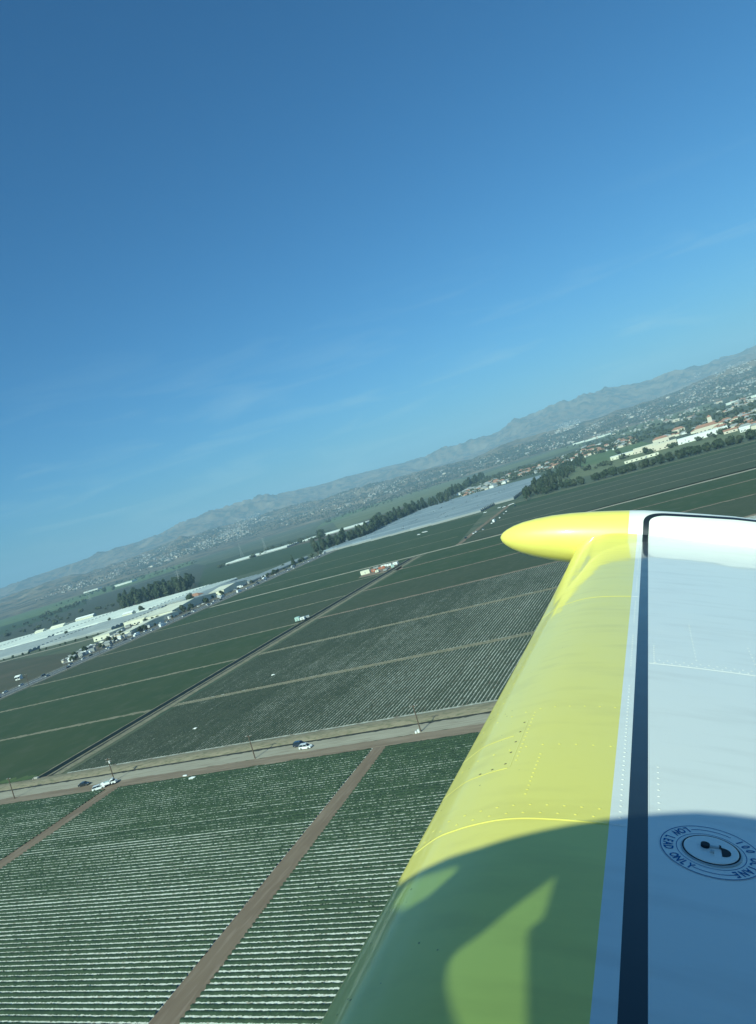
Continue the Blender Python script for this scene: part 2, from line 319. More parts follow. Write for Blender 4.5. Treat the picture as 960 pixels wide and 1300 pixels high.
# ------------------------------------------------------------------ far plain
far('field',[(0,832),(0,796),(90,766),(160,745),(245,716),(300,720),(248,746),(150,780)],'fardark',-.09)
far('field',[(0,800),(0,783),(110,750),(240,712),(246,716),(130,754)],'grass',-.085)
far('field',[(0,806),(0,796),(60,778),(110,762),(110,767)],'green',-.08)
far('field',[(0,786),(0,781),(100,749),(240,708),(240,712),(110,751)],'fardark',-.083)
far('field',[(250,746),(262,716),(330,700),(420,680),(470,662),(430,690),(350,718)],'green',-.08)
far('field',[(255,722),(300,705),(420,672),(425,676),(330,700),(262,722)],'green2',-.075)
far('field',[(330,704),(400,684),(480,655),(520,640),(512,646),(470,664),(420,682)],'brown',-.07)
far('field',[(430,672),(520,640),(600,612),(618,606),(560,610),(480,640),(420,660)],'olive',-.075)
far('field',[(400,672),(480,640),(560,612),(470,640),(410,664)],'grass',-.07)
far('field',[(660,628),(700,605),(745,588),(870,560),(960,536),(960,552),(800,588),(700,618)],'olive',-.075)
far('field',[(700,600),(760,574),(812,560),(830,564),(760,588)],'grass',-.07)
far('field',[(740,560),(830,532),(900,512),(905,520),(800,552)],'olive',-.07)
far('field',[(580,612),(680,580),(740,560),(740,566),(640,598),(590,614)],'olive',-.068)
for pts in ([(60,775),(240,722)],[(0,818),(120,780)],[(330,690),(520,632)],[(600,604),(780,548)],[(640,600),(745,568)]):
    a,b=G(*pts[0]),G(*pts[1]); strip('far_road',a[0],a[1],b[0],b[1],16,-.05,M['pale'],.5,60)
for pts,wd in (([(690,592),(880,534)],30),([(560,618),(700,578)],24)):
    a,b=G(*pts[0]),G(*pts[1]); strip('freeway',a[0],a[1],b[0],b[1],wd,-.045,M['asphalt'],.5,80)
# ------------------------------------------------------------------ hoop houses and greenhouses (arched roofs side by side in one range)
def hoops(x0,x1,y0,y1,bay,axis,m,h,label,rot=0.,name='hoop_house',skirt='grey'):
    """a range of arched bays; the bays run along axis"""
    cx,cy=(x0+x1)/2,(y0+y1)/2; o=empty(name,(cx,cy,0),rot,label=label,cat='hoop house' if name=='hoop_house' else 'greenhouse')
    A0,A1,B0,B1=((x0-cx),(x1-cx),(y0-cy),(y1-cy)) if axis=='x' else ((y0-cy),(y1-cy),(x0-cx),(x1-cx))
    nb=max(1,int(round((B1-B0)/bay))); bw=(B1-B0)/nb; roof=MB(); wall=MB()
    prof=[(0,.55),(.12,.80),(.3,.96),(.5,1.0),(.7,.96),(.88,.80),(1,.55)]
    for i in range(nb):
        b=B0+i*bw; V=[]
        for a in (A0,A1):
            for t,q in prof:
                p=(a,b+(t*.97+.015)*bw,q*h); V.append(p if axis=='x' else (p[1],p[0],p[2]))
        roof.add(V,[(j,j+1,j+8,j+7) for j in range(6)])
        for a in (A0,A1):
            V=[]; 
            for t,q in [(0,0)]+prof+[(1,0)]:
                p=(a+(.1 if a==A1 else -.1),b+(t*.97+.015)*bw,q*h); V.append(p if axis=='x' else (p[1],p[0],p[2]))
            wall.add(V,[tuple(range(9))])
    for b in (B0,B1):
        p=[(A0,b,0),(A1,b,0),(A1,b,.55*h),(A0,b,.55*h)]; wall.add(p if axis=='x' else [(q[1],q[0],q[2]) for q in p],[(0,1,2,3)])
    roof.build('roof',M[m],o); wall.build('wall',M[skirt],o); return o
HG='plastic covered growing houses west of the highway'
def hh(*a,**k):
    o=hoops(*a,**k); o['group']=HG; return o
hh(-1560,-1210,895,1062,9,'x','hoopw',4.5,'long white plastic tunnel range at the photo\'s far left edge, behind the dirt road')
hh(-1200,-1010,895,1056,9,'x','hoopw',4.5,'white tunnel range just left of the dark tree block')
hh(-1000,-800,900,1066,9,'x','hoopw',4.5,'white tunnel range in front of the dark tree block')
hh(-1400,-1100,752,885,8,'x','hoop',4,'grey plastic tunnel range at the left edge, beside the pale dirt road')
hh(-1090,-900,760,885,8,'x','hoop',4,'grey plastic tunnel range left of the small green tree')
hh(-890,-755,772,892,8,'x','hoop',4,'grey plastic tunnel range behind the roadside sheds')
hh(-795,-735,905,1052,8,'y','hoopw',4.5,'narrow white tunnel range ending in a point right of the tree block')
hh(-728,-660,880,1000,8,'y','hoop',4,'grey plastic tunnel range right of the cream packing sheds')
hh(-655,-622,915,1100,8,'y','hoop',4,'slim grey tunnel range beside the highway near the tall conifer')
hh(-1210,-1010,1695,1760,10,'x','hoopw',5,'distant pale tunnel strip beyond the dark green field')
hh(-990,-800,1745,1800,10,'x','hoopw',5,'distant pale tunnel strip ending at the big round tree')
# greenhouse of blue grey plastic beyond the green field, cut along the tree line
PLF=[(-603,1118),(-550,1104),(-370,1066),(-304,1061),(-300,1141),(-269,1141),(-300,1594),(-404,1634),(-560,1667),(-618,1494),(-612,1274)]
def bigplastic():
    o=empty('shade_house',(-450,1350,0),0,label='huge blue grey plastic covered field in front of the long tree line',cat='shade house')
    roof=MB(); ends=MB(); y=1066.; bay=8.0
    def xr(y):
        xs=[]; n=len(PLF)
        for i in range(n):
            (x1,y1),(x2,y2)=PLF[i],PLF[(i+1)%n]
            if (y1>y)!=(y2>y): xs.append(x1+(x2-x1)*(y-y1)/(y2-y1))
        return (min(xs),max(xs)) if len(xs)>1 else None
    k=0
    while y<1660:
        q=xr(y+4)
        if q and q[1]-q[0]>12:
            n=max(1,int((q[1]-q[0])/62)); e=np.linspace(q[0]+2,q[1]-2,n+1); k+=1
            for a,b in zip(e[:-1],e[1:]):
                V=[]; off=random.uniform(-3,3)
                for xx in (a+1.1+(off if a>q[0]+3 else 0),b-1.1+(off if b<q[1]-3 else 0)):
                    for t,z in ((0,.62),(.2,.9),(.5,1),(.8,.9),(1,.62)): V.append((xx+450,y+t*bay*.9-1350,z*4.4+random.uniform(-.06,.06)))
                roof.add(V,[(j,j+1,j+6,j+5) for j in range(4)],0 if random.random()<.8 else 1)
                for xx in (a+1.2,b-1.2):
                    ends.add([(xx+450,y-1350,0),(xx+450,y+.9*bay-1350,0),(xx+450,y+.9*bay-1350,2.7),(xx+450,y-1350,2.7)],[(0,1,2,3)])
            ends.add([(q[0]+453,y-1350,0),(q[1]+447,y-1350,0),(q[1]+447,y-1350,2.7),(q[0]+453,y-1350,2.7)],[(0,1,2,3)])
        y+=bay
    roof.build('roof',[M['hoopb'],M['hoopb2']],o); ends.build('wall',M['grey'],o)
M['hoopb2']=mat('pale_blue_grey_plastic',(.24,.28,.31),(.29,.33,.36),scale=.02,obj=False,rough=.5,spec=.3)
M['hoopb']=mat('blue_grey_plastic',(.17,.205,.235),(.215,.25,.28),scale=.02,obj=False,rough=.5,spec=.3)
bigplastic()
# ------------------------------------------------------------------ buildings
def building(name,x,y,w_,d_,h_,rz,wall='wall',roof='tile',kind='gable',label='',cat='building',z=0,group=None,rh=None,win=True):
    o=empty(name,(x,y,z),rz,label=label,cat=cat,group=group); b=MB(); b.box(-w_/2,w_/2,-d_/2,d_/2,-.5,h_); b.build('wall',M[wall],o)
    r=MB(); e=.5; rh=rh or min(w_,d_)*.28
    if kind=='gable':
        v=[(-w_/2-e,-d_/2-e,h_),(w_/2+e,-d_/2-e,h_),(w_/2+e,d_/2+e,h_),(-w_/2-e,d_/2+e,h_),(-w_/2-e,0,h_+rh),(w_/2+e,0,h_+rh)]
        r.add(v,[(0,1,5,4),(2,3,4,5),(0,4,3),(1,2,5),(0,3,2,1)])
    elif kind=='hip':
        q=min(w_,d_)*.45; v=[(-w_/2-e,-d_/2-e,h_),(w_/2+e,-d_/2-e,h_),(w_/2+e,d_/2+e,h_),(-w_/2-e,d_/2+e,h_),(-w_/2+q,0,h_+rh),(w_/2-q,0,h_+rh)]
        r.add(v,[(0,1,5,4),(2,3,4,5),(0,4,3),(1,2,5),(0,3,2,1)])
    else: r.box(-w_/2-.2,w_/2+.2,-d_/2-.2,d_/2+.2,h_,h_+.5)
    r.build('roof',M[roof],o)
    if win:
        n=max(2,min(7,int(w_/7)))
        for i in range(n):
            wm=MB(); cx=-w_/2+w_*(i+.5)/n; wm.box(cx-1.2,cx+1.2,-d_/2-.06,-d_/2+.02,1.0,min(2.6,h_-.4)); wm.build('window',M['glass'],o)
        dm=MB(); dm.box(w_*.1,w_*.1+2.6,-d_/2-.09,-d_/2+.02,0,min(2.6,h_-.3)) if w_>30 else dm.box(-.5+w_*.02,.5+w_*.02,-d_/2-.09,-d_/2+.02,0,2.1); dm.build('door',M['grey'],o)
    return o
B=building
PG='packing sheds and yards beside the highway'
B('packing_shed',-655,800,44,95,6,0,'cream','cream','gable','largest cream roofed packing shed beside the highway','shed',group=PG,rh=4)
B('packing_shed',-700,792,36,70,6,0,'cream','cream','flat','broad flat cream roof behind the gabled packing shed','shed',group=PG)
B('packing_shed',-640,888,26,60,6,0,'cream','cream','gable','long narrow cream shed at the far end of the packing yard','shed',group=PG,rh=3)
B('packing_shed',-624,700,14,88,5,0,'cream','cream','gable','slim cream shed with open side along the highway','shed',group=PG,rh=2)
B('packing_shed',-690,700,24,30,5,.1,'cream','cream','flat','small square cream shed between huts and dirt road','shed',group=PG)
B('white_shed',-648,528,5.2,4.5,3,.2,'white','white','gable','lone white shed in the dark fallow field at left','shed')
B('farm_house',-712,905,20,14,4,.1,'wall','tile','hip','small red roofed house among the plastic tunnels','house')
# yard huts, each placed in the strip along the highway
hcol=[('white','white'),('wall','grey'),('cream','cream'),('grey','grey'),('wall','grey'),('grey','grey')]
hw=['white roofed hut','tan hut','cream hut','grey metal hut','tan grey roofed hut','grey hut']
order=['nearest the lone white shed','beside the highway bend','at the yard\'s left end','behind the parked trailers','next to the dirt road','in the middle of the yard','in front of the cream sheds']
for i in range(56):
    t=i/55; yy=566+t*196; dd=random.uniform(4,22+86*t); k=random.choice([0,1,2,3,3,4,5,5])
    B('yard_hut',-610-dd,yy,random.uniform(3,7.5),random.uniform(3,5.5),random.uniform(2.2,3.2),random.uniform(-.5,.5),hcol[k][0],hcol[k][1],random.choice(['gable','flat']),
      '%s in roadside yard, %s from the lone white shed'%(hw[k],ORD[i]),'hut',group='huts in the roadside yard',win=False)
for p_,w_,d_,lab in (((76,799),34,12,'cream long shed on top of the white tunnels at far left'),((53,805),22,10,'small white shed left of the cream one among the tunnels'),((110,787),46,9,'thin white shed at the far edge of the white tunnels'),((165,783),20,8,'pale shed at the foot of the dark tree block')):
    x,y=G(*p_); B('tunnel_shed',x,y,w_,d_,6,0,'cream','cream' if 'cream' in lab else 'white','gable',lab,'shed',group='sheds among the tunnels')
# campus beyond the tree row
CG='campus buildings beyond the tree row'
def px_b(name,p,w_,d_,h_,wall,roof,kind,label,cat='building',rz=0.,**k):
    x,y=G(*p); return B(name,x,y,w_,d_,h_,rz,wall,roof,kind,label,cat,**k)
px_b('sports_hall',(893,556),78,12,9,'white','white','flat','long white flat roofed hall in front of the red roofed church','hall',-.02,group=CG)
px_b('church',(898,547),42,18,9,'wall','tile','hip','red tiled church like building with a pale tower behind the long white hall','church',0,group=CG)
px_b('church_tower',(904,543),8,8,22,'wall','tile','hip','square pale tower with red cap above the tiled roofs','tower',0,group=CG,rh=4)
px_b('school_building',(862,549),28,16,8,'wall','tile','hip','small red tiled block left of the church','building',0,group=CG)
px_b('school_building',(845,569),40,16,10,'wall','cream','flat','tall cream flat roofed school block right of the middle of the campus','building',0,group=CG)
px_b('school_building',(822,572),45,18,9,'wall','cream','flat','broad cream school block in the middle of the campus','building',0,group=CG)
px_b('school_building',(840,562),30,14,9,'wall','tile','hip','red tiled school block behind the tall cream one','building',0,group=CG)
px_b('school_building',(792,580),46,14,6,'cream','white','flat','low long white school wing, leftmost of the campus','building',0,group=CG)
px_b('school_building',(815,583),52,4,3.5,'cream','cream','flat','very low pale covered walkway in front of the school','building',0,group=CG)
px_b('row_building',(928,549),20,8,4,'wall','tile','gable','small tan building with red roof just right of the long white hall','building',0,group=CG)
px_b('row_building',(950,543),26,9,4,'wall','tile','gable','red roofed long barn at photo\'s right edge beyond the trees','building',0,group=CG)
px_b('row_building',(944,548),9,8,5,'white','white','gable','little white barn at the right edge between the trees and the red roofs','building',0,group=CG)
for p,w_,d_,lab in (((443,643),120,60,'big white factory at the foot of the hills left of centre'),((427,651),60,30,'smaller white warehouse left of the big factory'),((690,560),90,40,'white warehouse at the right of the freeway near the hills'),((760,556),130,40,'long pale warehouse beyond the campus, left part'),((862,518),160,40,'long white warehouse in the town above the church'),((830,528),110,36,'pale green roofed long warehouse left of the white one'),((660,577),90,40,'white store roof beside the freeway in the middle of town'),((735,563),60,30,'low cream store roof left of the long pale warehouse'),((160,741),100,50,'white warehouse on the plain right of the far white tower'),((118,750),110,40,'wide white shed beside the far left fields'),((945,508),120,50,'white warehouse at the right photo edge in town')):
    x,y=G(*p); B('warehouse',x,y,w_,d_*.8,7,random.uniform(-.1,.1),'hoopw','hoopw','flat',lab,'warehouse',group='large pale roofs in the far town',win=False)
x,y=G(134,741); t=MB(); t.cyl((0,0,0),(0,0,38),9,9,16); t.cyl((0,0,38),(0,0,44),9,1,16); t.build('storage_tower',M['white'],label='tall white round tower standing alone below the far left hills',cat='tower').location=(x,y,0)
# ------------------------------------------------------------------ town: houses
def inpoly(p,poly):
    x,y=p; c=False; n=len(poly)
    for i in range(n):
        x1,y1=poly[i]; x2,y2=poly[(i+1)%n]
        if (y1>y)!=(y2>y) and x<(x2-x1)*(y-y1)/(y2-y1)+x1: c=not c
    return c
def sample(poly,n):
    xs=[p[0] for p in poly]; ys_=[p[1] for p in poly]; o=[]
    while len(o)<n:
        p=(random.uniform(min(xs),max(xs)),random.uniform(min(ys_),max(ys_)))
        if inpoly(p,poly): o.append(p)
    return o
M['housepale']=mat('house_pale',(.40,.395,.36),(.30,.29,.265),scale=.02,obj=False)
def houseproto(k):
    wall,roof=[('wall','tile'),('wall','grey'),('white','grey'),('cream','tile')][k]
    b=MB(); w_,d_,h_=14,10,4.5; b.box(-w_/2,w_/2,-d_/2,d_/2,-1,h_,0)
    e=.4; v=[(-w_/2-e,-d_/2-e,h_),(w_/2+e,-d_/2-e,h_),(w_/2+e,d_/2+e,h_),(-w_/2-e,d_/2+e,h_),(-w_/2+3,0,h_+2.6),(w_/2-3,0,h_+2.6)]
    b.add(v,[(0,1,5,4),(2,3,4,5),(0,4,3),(1,2,5),(0,3,2,1)],1); me=b.mesh('house'); me.materials.append(M[wall]); me.materials.append(M[roof]); return me
HP=[houseproto(k) for k in range(4)]
tract=[(584,628),(600,620),(640,605),(690,590),(745,568),(800,556),(815,562),(745,580),(700,597),(660,606),(620,622),(590,634)]
near_h=sample(tract,190)+sample([(840,556),(960,520),(960,545),(900,545),(860,556)],60)
near_h.sort(key=lambda p:-p[1]-.305*p[0])
for i,p in enumerate(near_h):
    q=Gt(*p)
    if q is None: continue
    o=bpy.data.objects.new('house',HP[random.randrange(4)]); col.objects.link(o); o.location=q; o.rotation_euler=(0,0,random.choice([0,.3,1.57,-.4,1.2])); s=random.uniform(.8,1.25); o.scale=(s,s,s)
    tag(o,'small tract house among trees behind the blue grey plastic field','house','houses of the near housing tract')
towns=[([(40,764),(120,742),(200,718),(330,675),(330,650),(200,697),(100,735)],650),
 ([(200,716),(330,676),(440,650),(480,632),(520,612),(480,612),(400,636),(330,655),(200,698)],260),
 ([(480,632),(600,600),(740,560),(740,546),(600,588),(500,612)],190),
 ([(600,592),(760,550),(960,495),(960,468),(860,500),(740,545),(640,576)],330),
 ([(700,566),(760,552),(820,534),(960,498),(960,520),(860,535),(780,556)],200),
 ([(690,556),(740,540),(730,528),(700,540)],160),([(240,698),(330,665),(340,655),(300,668)],120),([(860,480),(960,455),(960,468),(880,492)],160)]
V=[];Fq=[];Mi=[]
for pl,n in towns:
    # clumpy: accept by noise
    c=0
    for p in sample(pl,int(n*2.0)):
        if c>=n: break
        if vnoise(np.array(p[0]/13.),np.array(p[1]/5.+p[0]*.06),4)<random.uniform(.35,.75): continue
        q=Gt(*p)
        if q is None: continue
        c+=1; w_=random.uniform(6,12); d_=random.uniform(5,9); h_=random.uniform(3,5); a=random.uniform(0,3.14)
        if random.random()<.05: w_*=3; d_*=2; h_=8
        ca,sa=math.cos(a),math.sin(a); b=len(V)
        for (x,y,z) in [(-1,-1,-1.5),(1,-1,-1.5),(1,1,-1.5),(-1,1,-1.5),(-1,-1,h_),(1,-1,h_),(1,1,h_),(-1,1,h_),(-.6,0,h_+2.4),(.6,0,h_+2.4)]:
            xx,yy=x*w_/2,y*d_/2; V.append((q[0]+xx*ca-yy*sa,q[1]+xx*sa+yy*ca,q[2]+z))
        k=random.choice([0,0,1,2,2]); rk=random.choice([3,3,3,4,5])
        Fq+=[(b,b+1,b+5,b+4),(b+1,b+2,b+6,b+5),(b+2,b+3,b+7,b+6),(b+3,b,b+4,b+7)]; Mi+=[k]*4
        Fq+=[(b+4,b+5,b+9,b+8),(b+6,b+7,b+8,b+9),(b+4,b+8,b+7),(b+5,b+6,b+9)]; Mi+=[rk]*4
me=bpy.data.meshes.new('town_houses'); me.from_pydata(V,[],Fq); me.polygons.foreach_set('material_index',Mi); me.update()
link('town_houses',me,[M['housepale'],M['wall'],M['housepale'],M['grey'],M['tile'],M['housepale']],kind='stuff',label='mass of tiny pale houses of the far town at the foot of the hills',cat='houses')
# ------------------------------------------------------------------ trees
def crown_mesh(name,lobes,nleaf,size,seed,flat=1.0):
    r=np.random.default_rng(seed); V=[];Fq=[]; tot=sum(l[3]**2 for l in lobes)
    for (x,y,z,R) in lobes:
        for _ in range(int(nleaf*R*R/tot)):
            d=r.normal(0,1,3); d/=np.linalg.norm(d); rad=R*r.uniform(.55,1.08); c=np.array([x,y,z])+d*rad*np.array([1,1,flat])
            t=r.normal(0,1,3); t=np.cross(d,t); t/=np.linalg.norm(t); b=np.cross(d,t); s=size*r.uniform(.6,1.5); tl=d*s*r.uniform(-.5,.5); k=len(V)
            V+=[c+t*s+tl*.5,c+b*s*.8-tl,c-t*s*.9+tl,c-b*s-tl*.4]; Fq.append((k,k+1,k+2,k+3))
    return npmesh(name,np.array(V),np.array(Fq))
def trunk_mesh(h,r,limbs):
    b=MB(); b.cyl((0,0,-.3),(0,0,h*.5),r,r*.7,7); b.cyl((0,0,h*.5),(0.2,0,h*.85),r*.7,r*.25,6)
    for (a,z0,l,up) in limbs: b.cyl((0,0,z0),(math.cos(a)*l,math.sin(a)*l,z0+up),r*.4,r*.12,5)
    return b.mesh('trunk')
def lobes_tall(h,R,n,seed):
    r=random.Random(seed); o=[]
    for i in range(n):
        t=i/(n-1); z=h*(.28+.62*t); rr=R*(.62+.5*math.sin(math.pi*(.15+.8*t)))*r.uniform(.7,1.05); a=r.uniform(0,6.28); off=R*.45*r.uniform(.2,1)
        o.append((math.cos(a)*off,math.sin(a)*off,z,rr*.75))
    return o
protos={}
def proto(kind,h,R,nl,size,mt,n,seed,sq=1.1):
    protos[kind]=(crown_mesh('crown',lobes_tall(h,R,n,seed),nl,size,seed,sq),trunk_mesh(h,h*.022+.1,[(seed+i*2.1,h*(.25+.1*i),R*.7,h*.18) for i in range(4)]),M[mt])
    protos[kind][0].materials.append(M[mt]); protos[kind][1].materials.append(M['bark'])
proto('eucalyptus0',21,4.6,900,.75,'crown',10,1); proto('eucalyptus1',19,5.2,900,.8,'crown2',9,2); proto('eucalyptus2',24,4.4,900,.75,'crown',11,3)
proto('broad0',12,5.6,800,.62,'crown',8,4,.85); proto('broad1',10,5.0,700,.6,'crown2',7,5,.85)
proto('bush0',4,2.4,300,.4,'crown',5,6,.8)
# conifer
lc=[(0,0,3+i*1.5,max(.6,3.8-i*.36)) for i in range(10)]
protos['conifer0']=(crown_mesh('crown',lc,900,.6,9,.6),trunk_mesh(17,.4,[]),M['crown']); protos['conifer0'][0].materials.append(M['crown']); protos['conifer0'][1].materials.append(M['bark'])
def tree(name,kind,x,y,s,label,group=None,z=0,cat='tree'):
    c,t,_=protos[kind]; o=empty(name,(x,y,z),random.uniform(0,6.28),label=label,cat=cat,group=group); o.scale=(s*random.uniform(.88,1.12),s*random.uniform(.88,1.12),s)
    for nm,me in (('crown',c),('trunk',t)):
        q=bpy.data.objects.new(nm,me); col.objects.link(q); q.parent=o
    return o
def along(pts,n,jx,jy):
    P=[G(*p) for p in pts]; seg=[math.dist(P[i],P[i+1]) for i in range(len(P)-1)]; T=sum(seg); o=[]
    for i in range(n):
        d=T*(i+.5)/n; k=0
        while k<len(seg)-1 and d>seg[k]: d-=seg[k]; k+=1
        f=min(1,d/seg[k]); o.append((P[k][0]+(P[k+1][0]-P[k][0])*f+random.uniform(-jx,jx),P[k][1]+(P[k+1][1]-P[k][1])*f+random.uniform(-jy,jy)))
    return o
E3=['eucalyptus0','eucalyptus1','eucalyptus2']
WB_='long windbreak of tall trees'; WL='tall dark tree in the long line left of the blue grey plastic field'
for (x,y) in [(a-14,b) for a,b in along([(414,701),(473,680),(504,664),(546,645),(579,636)],74,6,9)]+[(a-28,b) for a,b in along([(418,699),(473,680),(504,664),(546,645),(579,636)],60,8,12)]: tree('eucalyptus_tree',random.choice(E3),x,y,random.uniform(.8,1.3),WL,WB_)
for (x,y) in along([(556,640),(575,630),(590,622),(612,610)],44,16,30): tree('eucalyptus_tree',random.choice(E3),x,y,random.uniform(1.0,1.35),'tall dark tree in the grove at the far left corner of the plastic field','grove at the far corner of the plastic field')
for i,p in enumerate(sample([(154,777),(154,766),(238,742),(247,742),(248,749),(200,764)],125)):
    x,y=G(*p); tree('eucalyptus_tree',random.choice(E3),x,y,random.uniform(.95,1.3),'tall dark tree in the dense block behind the white plastic tunnels','dense block of tall trees behind the tunnels')
for p in sample([(663,637),(678,633),(714,613),(747,587),(742,581),(706,603),(680,621)],120):
    x,y=G(*p); tree('windbreak_tree',random.choice(E3),x,y,random.uniform(.6,.85),'dark tree in the clump at the right corner of the plastic field','clump of trees right of the plastic field')
gaps=[(705,626),(757,609)]
RT=along([(690,628),(708,622)],6,4,6)+along([(712,621),(746,613)],8,4,6)+along([(752,611),(772,606)],5,4,6)+along([(780,604),(860,583),(960,557)],46,4,7)
def pxx(x,y): d=np.array([x,y,-H]); return float(d@cr)/float(d@fw)
RT.sort(key=lambda q:pxx(*q))
for i,(x,y) in enumerate(RT): tree('row_tree',random.choice(['broad0','broad1','broad0']),x,y,random.uniform(.7,1.05),'round dark tree, %s from the left in the row before the campus'%ORD[i],'row of round trees before the campus')
x,y=G(378,718); tree('conifer_tree','conifer0',x-6,y,1.05,'lone dark pointed conifer beside the highway')
x,y=G(408,684); tree('large_oak_tree','broad0',x,y,1.9,'big round tree at the right end of the distant pale tunnel strip')
x,y=G(398,690); tree('large_oak_tree','broad1',x,y,1.4,'smaller round tree left of the big one by the distant tunnels')
for i,(p,s,lab) in enumerate((((181,778),1.1,'small green tree between grey and white tunnels'),((244,767),1.2,'dark tree rising through the cream packing sheds'),((233,777),.9,'round bush like tree before the cream sheds'),((85,807),.6,'tiny dark tree left among the grey tunnels'),((140,790),.7,'small tree among the grey tunnels, middle one'),((134,752),1.6,'dark tree left of the far white tower base'),((145,749),1.6,'dark tree right of the far white tower base'),((482,660),1.6,'taller tree breaking the long tree line'),((785,577),1.1,'tree in front of the low white school wing'),((820,577),1.0,'tree in front of the broad cream school block'),((908,556),.7,'tree beside the long white hall'))):
    x,y=G(*p); tree('shade_tree','broad0' if i%2 else 'broad1',x,y,s,lab)
for i in range(46):
    yy=random.uniform(560,1130); tree('roadside_bush','bush0',-608-random.uniform(0,4)-(random.random()<.4)*random.uniform(4,25),yy,random.uniform(.7,1.5),'dark rounded bush on the left verge of the highway','bushes on the highway verge',cat='bush')
for i in range(16):
    tree('yard_tree','bush0',-612-random.uniform(5,20+5*i),585+i*11,random.uniform(.8,1.6),'dark low tree among the roadside huts, %s from the lone white shed'%ORD[i],'low trees among the huts')
for i in range(30):
    tree('roadside_bush','bush0',-1250+i*17+random.uniform(-4,4),745+random.uniform(-3,3),random.uniform(.5,.9),'low dark bush between pale dirt road and grey tunnels','bushes between dirt road and tunnels',cat='bush')
# far tree masses: one object
lf=crown_mesh('q',[(0,0,3.5,4.2),(2.5,1,2.5,3.2),(-2,-1.5,3,3.0)],40,1.5,21,.8); n0=len(lf.vertices); base=np.zeros(n0*3,dtype=np.float32); lf.vertices.foreach_get('co',base); base=base.reshape(-1,3)
areas=[([(0,812),(0,800),(150,765),(150,772)],30),([(30,793),(60,778),(110,762),(112,766)],60),([(70,770),(150,744),(250,715),(250,709),(150,738)],110),
 ([(40,766),(120,744),(200,720),(330,678),(330,650),(200,697),(100,735)],900),
 ([(200,716),(330,676),(440,652),(480,634),(520,612),(480,610),(400,634),(330,653),(200,698)],1900),
 ([(420,660),(480,640),(560,612),(560,608),(480,636)],160),([(260,728),(360,696),(420,680),(420,676),(340,697)],60),([(410,666),(600,602),(598,598),(410,660)],160),
 ([(480,632),(600,600),(740,560),(740,542),(600,584),(500,608)],1700),
 ([(600,592),(760,550),(960,495),(960,466),(860,496),(740,542),(640,572)],2600),
 ([(700,570),(760,554),(820,536),(960,500),(960,540),(860,552),(780,566)],520),(tract,420),([(586,620),(640,600),(700,584),(770,562),(765,572),(690,598),(600,626)],420),
 ([(740,596),(850,565),(960,535),(960,540),(850,570),(745,600)],60),([(560,635),(600,612),(640,600),(640,606)],90)]
P=[]
for pl,n in areas:
    for p in sample(pl,n):
        q=Gt(*p)
        if q is not None: P.append((*q,random.uniform(.6,1.5)))
P=np.array(P); nT=len(P); Fl=len(lf.polygons)
ang=rng.uniform(0,6.28,nT); ca,sa=np.cos(ang),np.sin(ang)
VX=(base[None,:,0]*ca[:,None]-base[None,:,1]*sa[:,None])*P[:,3:4]+P[:,0:1]; VY=(base[None,:,0]*sa[:,None]+base[None,:,1]*ca[:,None])*P[:,3:4]+P[:,1:2]; VZ=base[None,:,2]*P[:,3:4]+P[:,2:3]
Vv=np.stack([VX,VY,VZ],-1).reshape(-1,3); Ff=(np.arange(Fl*4).reshape(-1,4)[None]+np.arange(nT)[:,None,None]*n0).reshape(-1,4)
link('distant_trees',npmesh('distant_trees',Vv,Ff),M['crown2'],kind='stuff',label='scattered dark tree crowns filling the far town and plain',cat='trees')
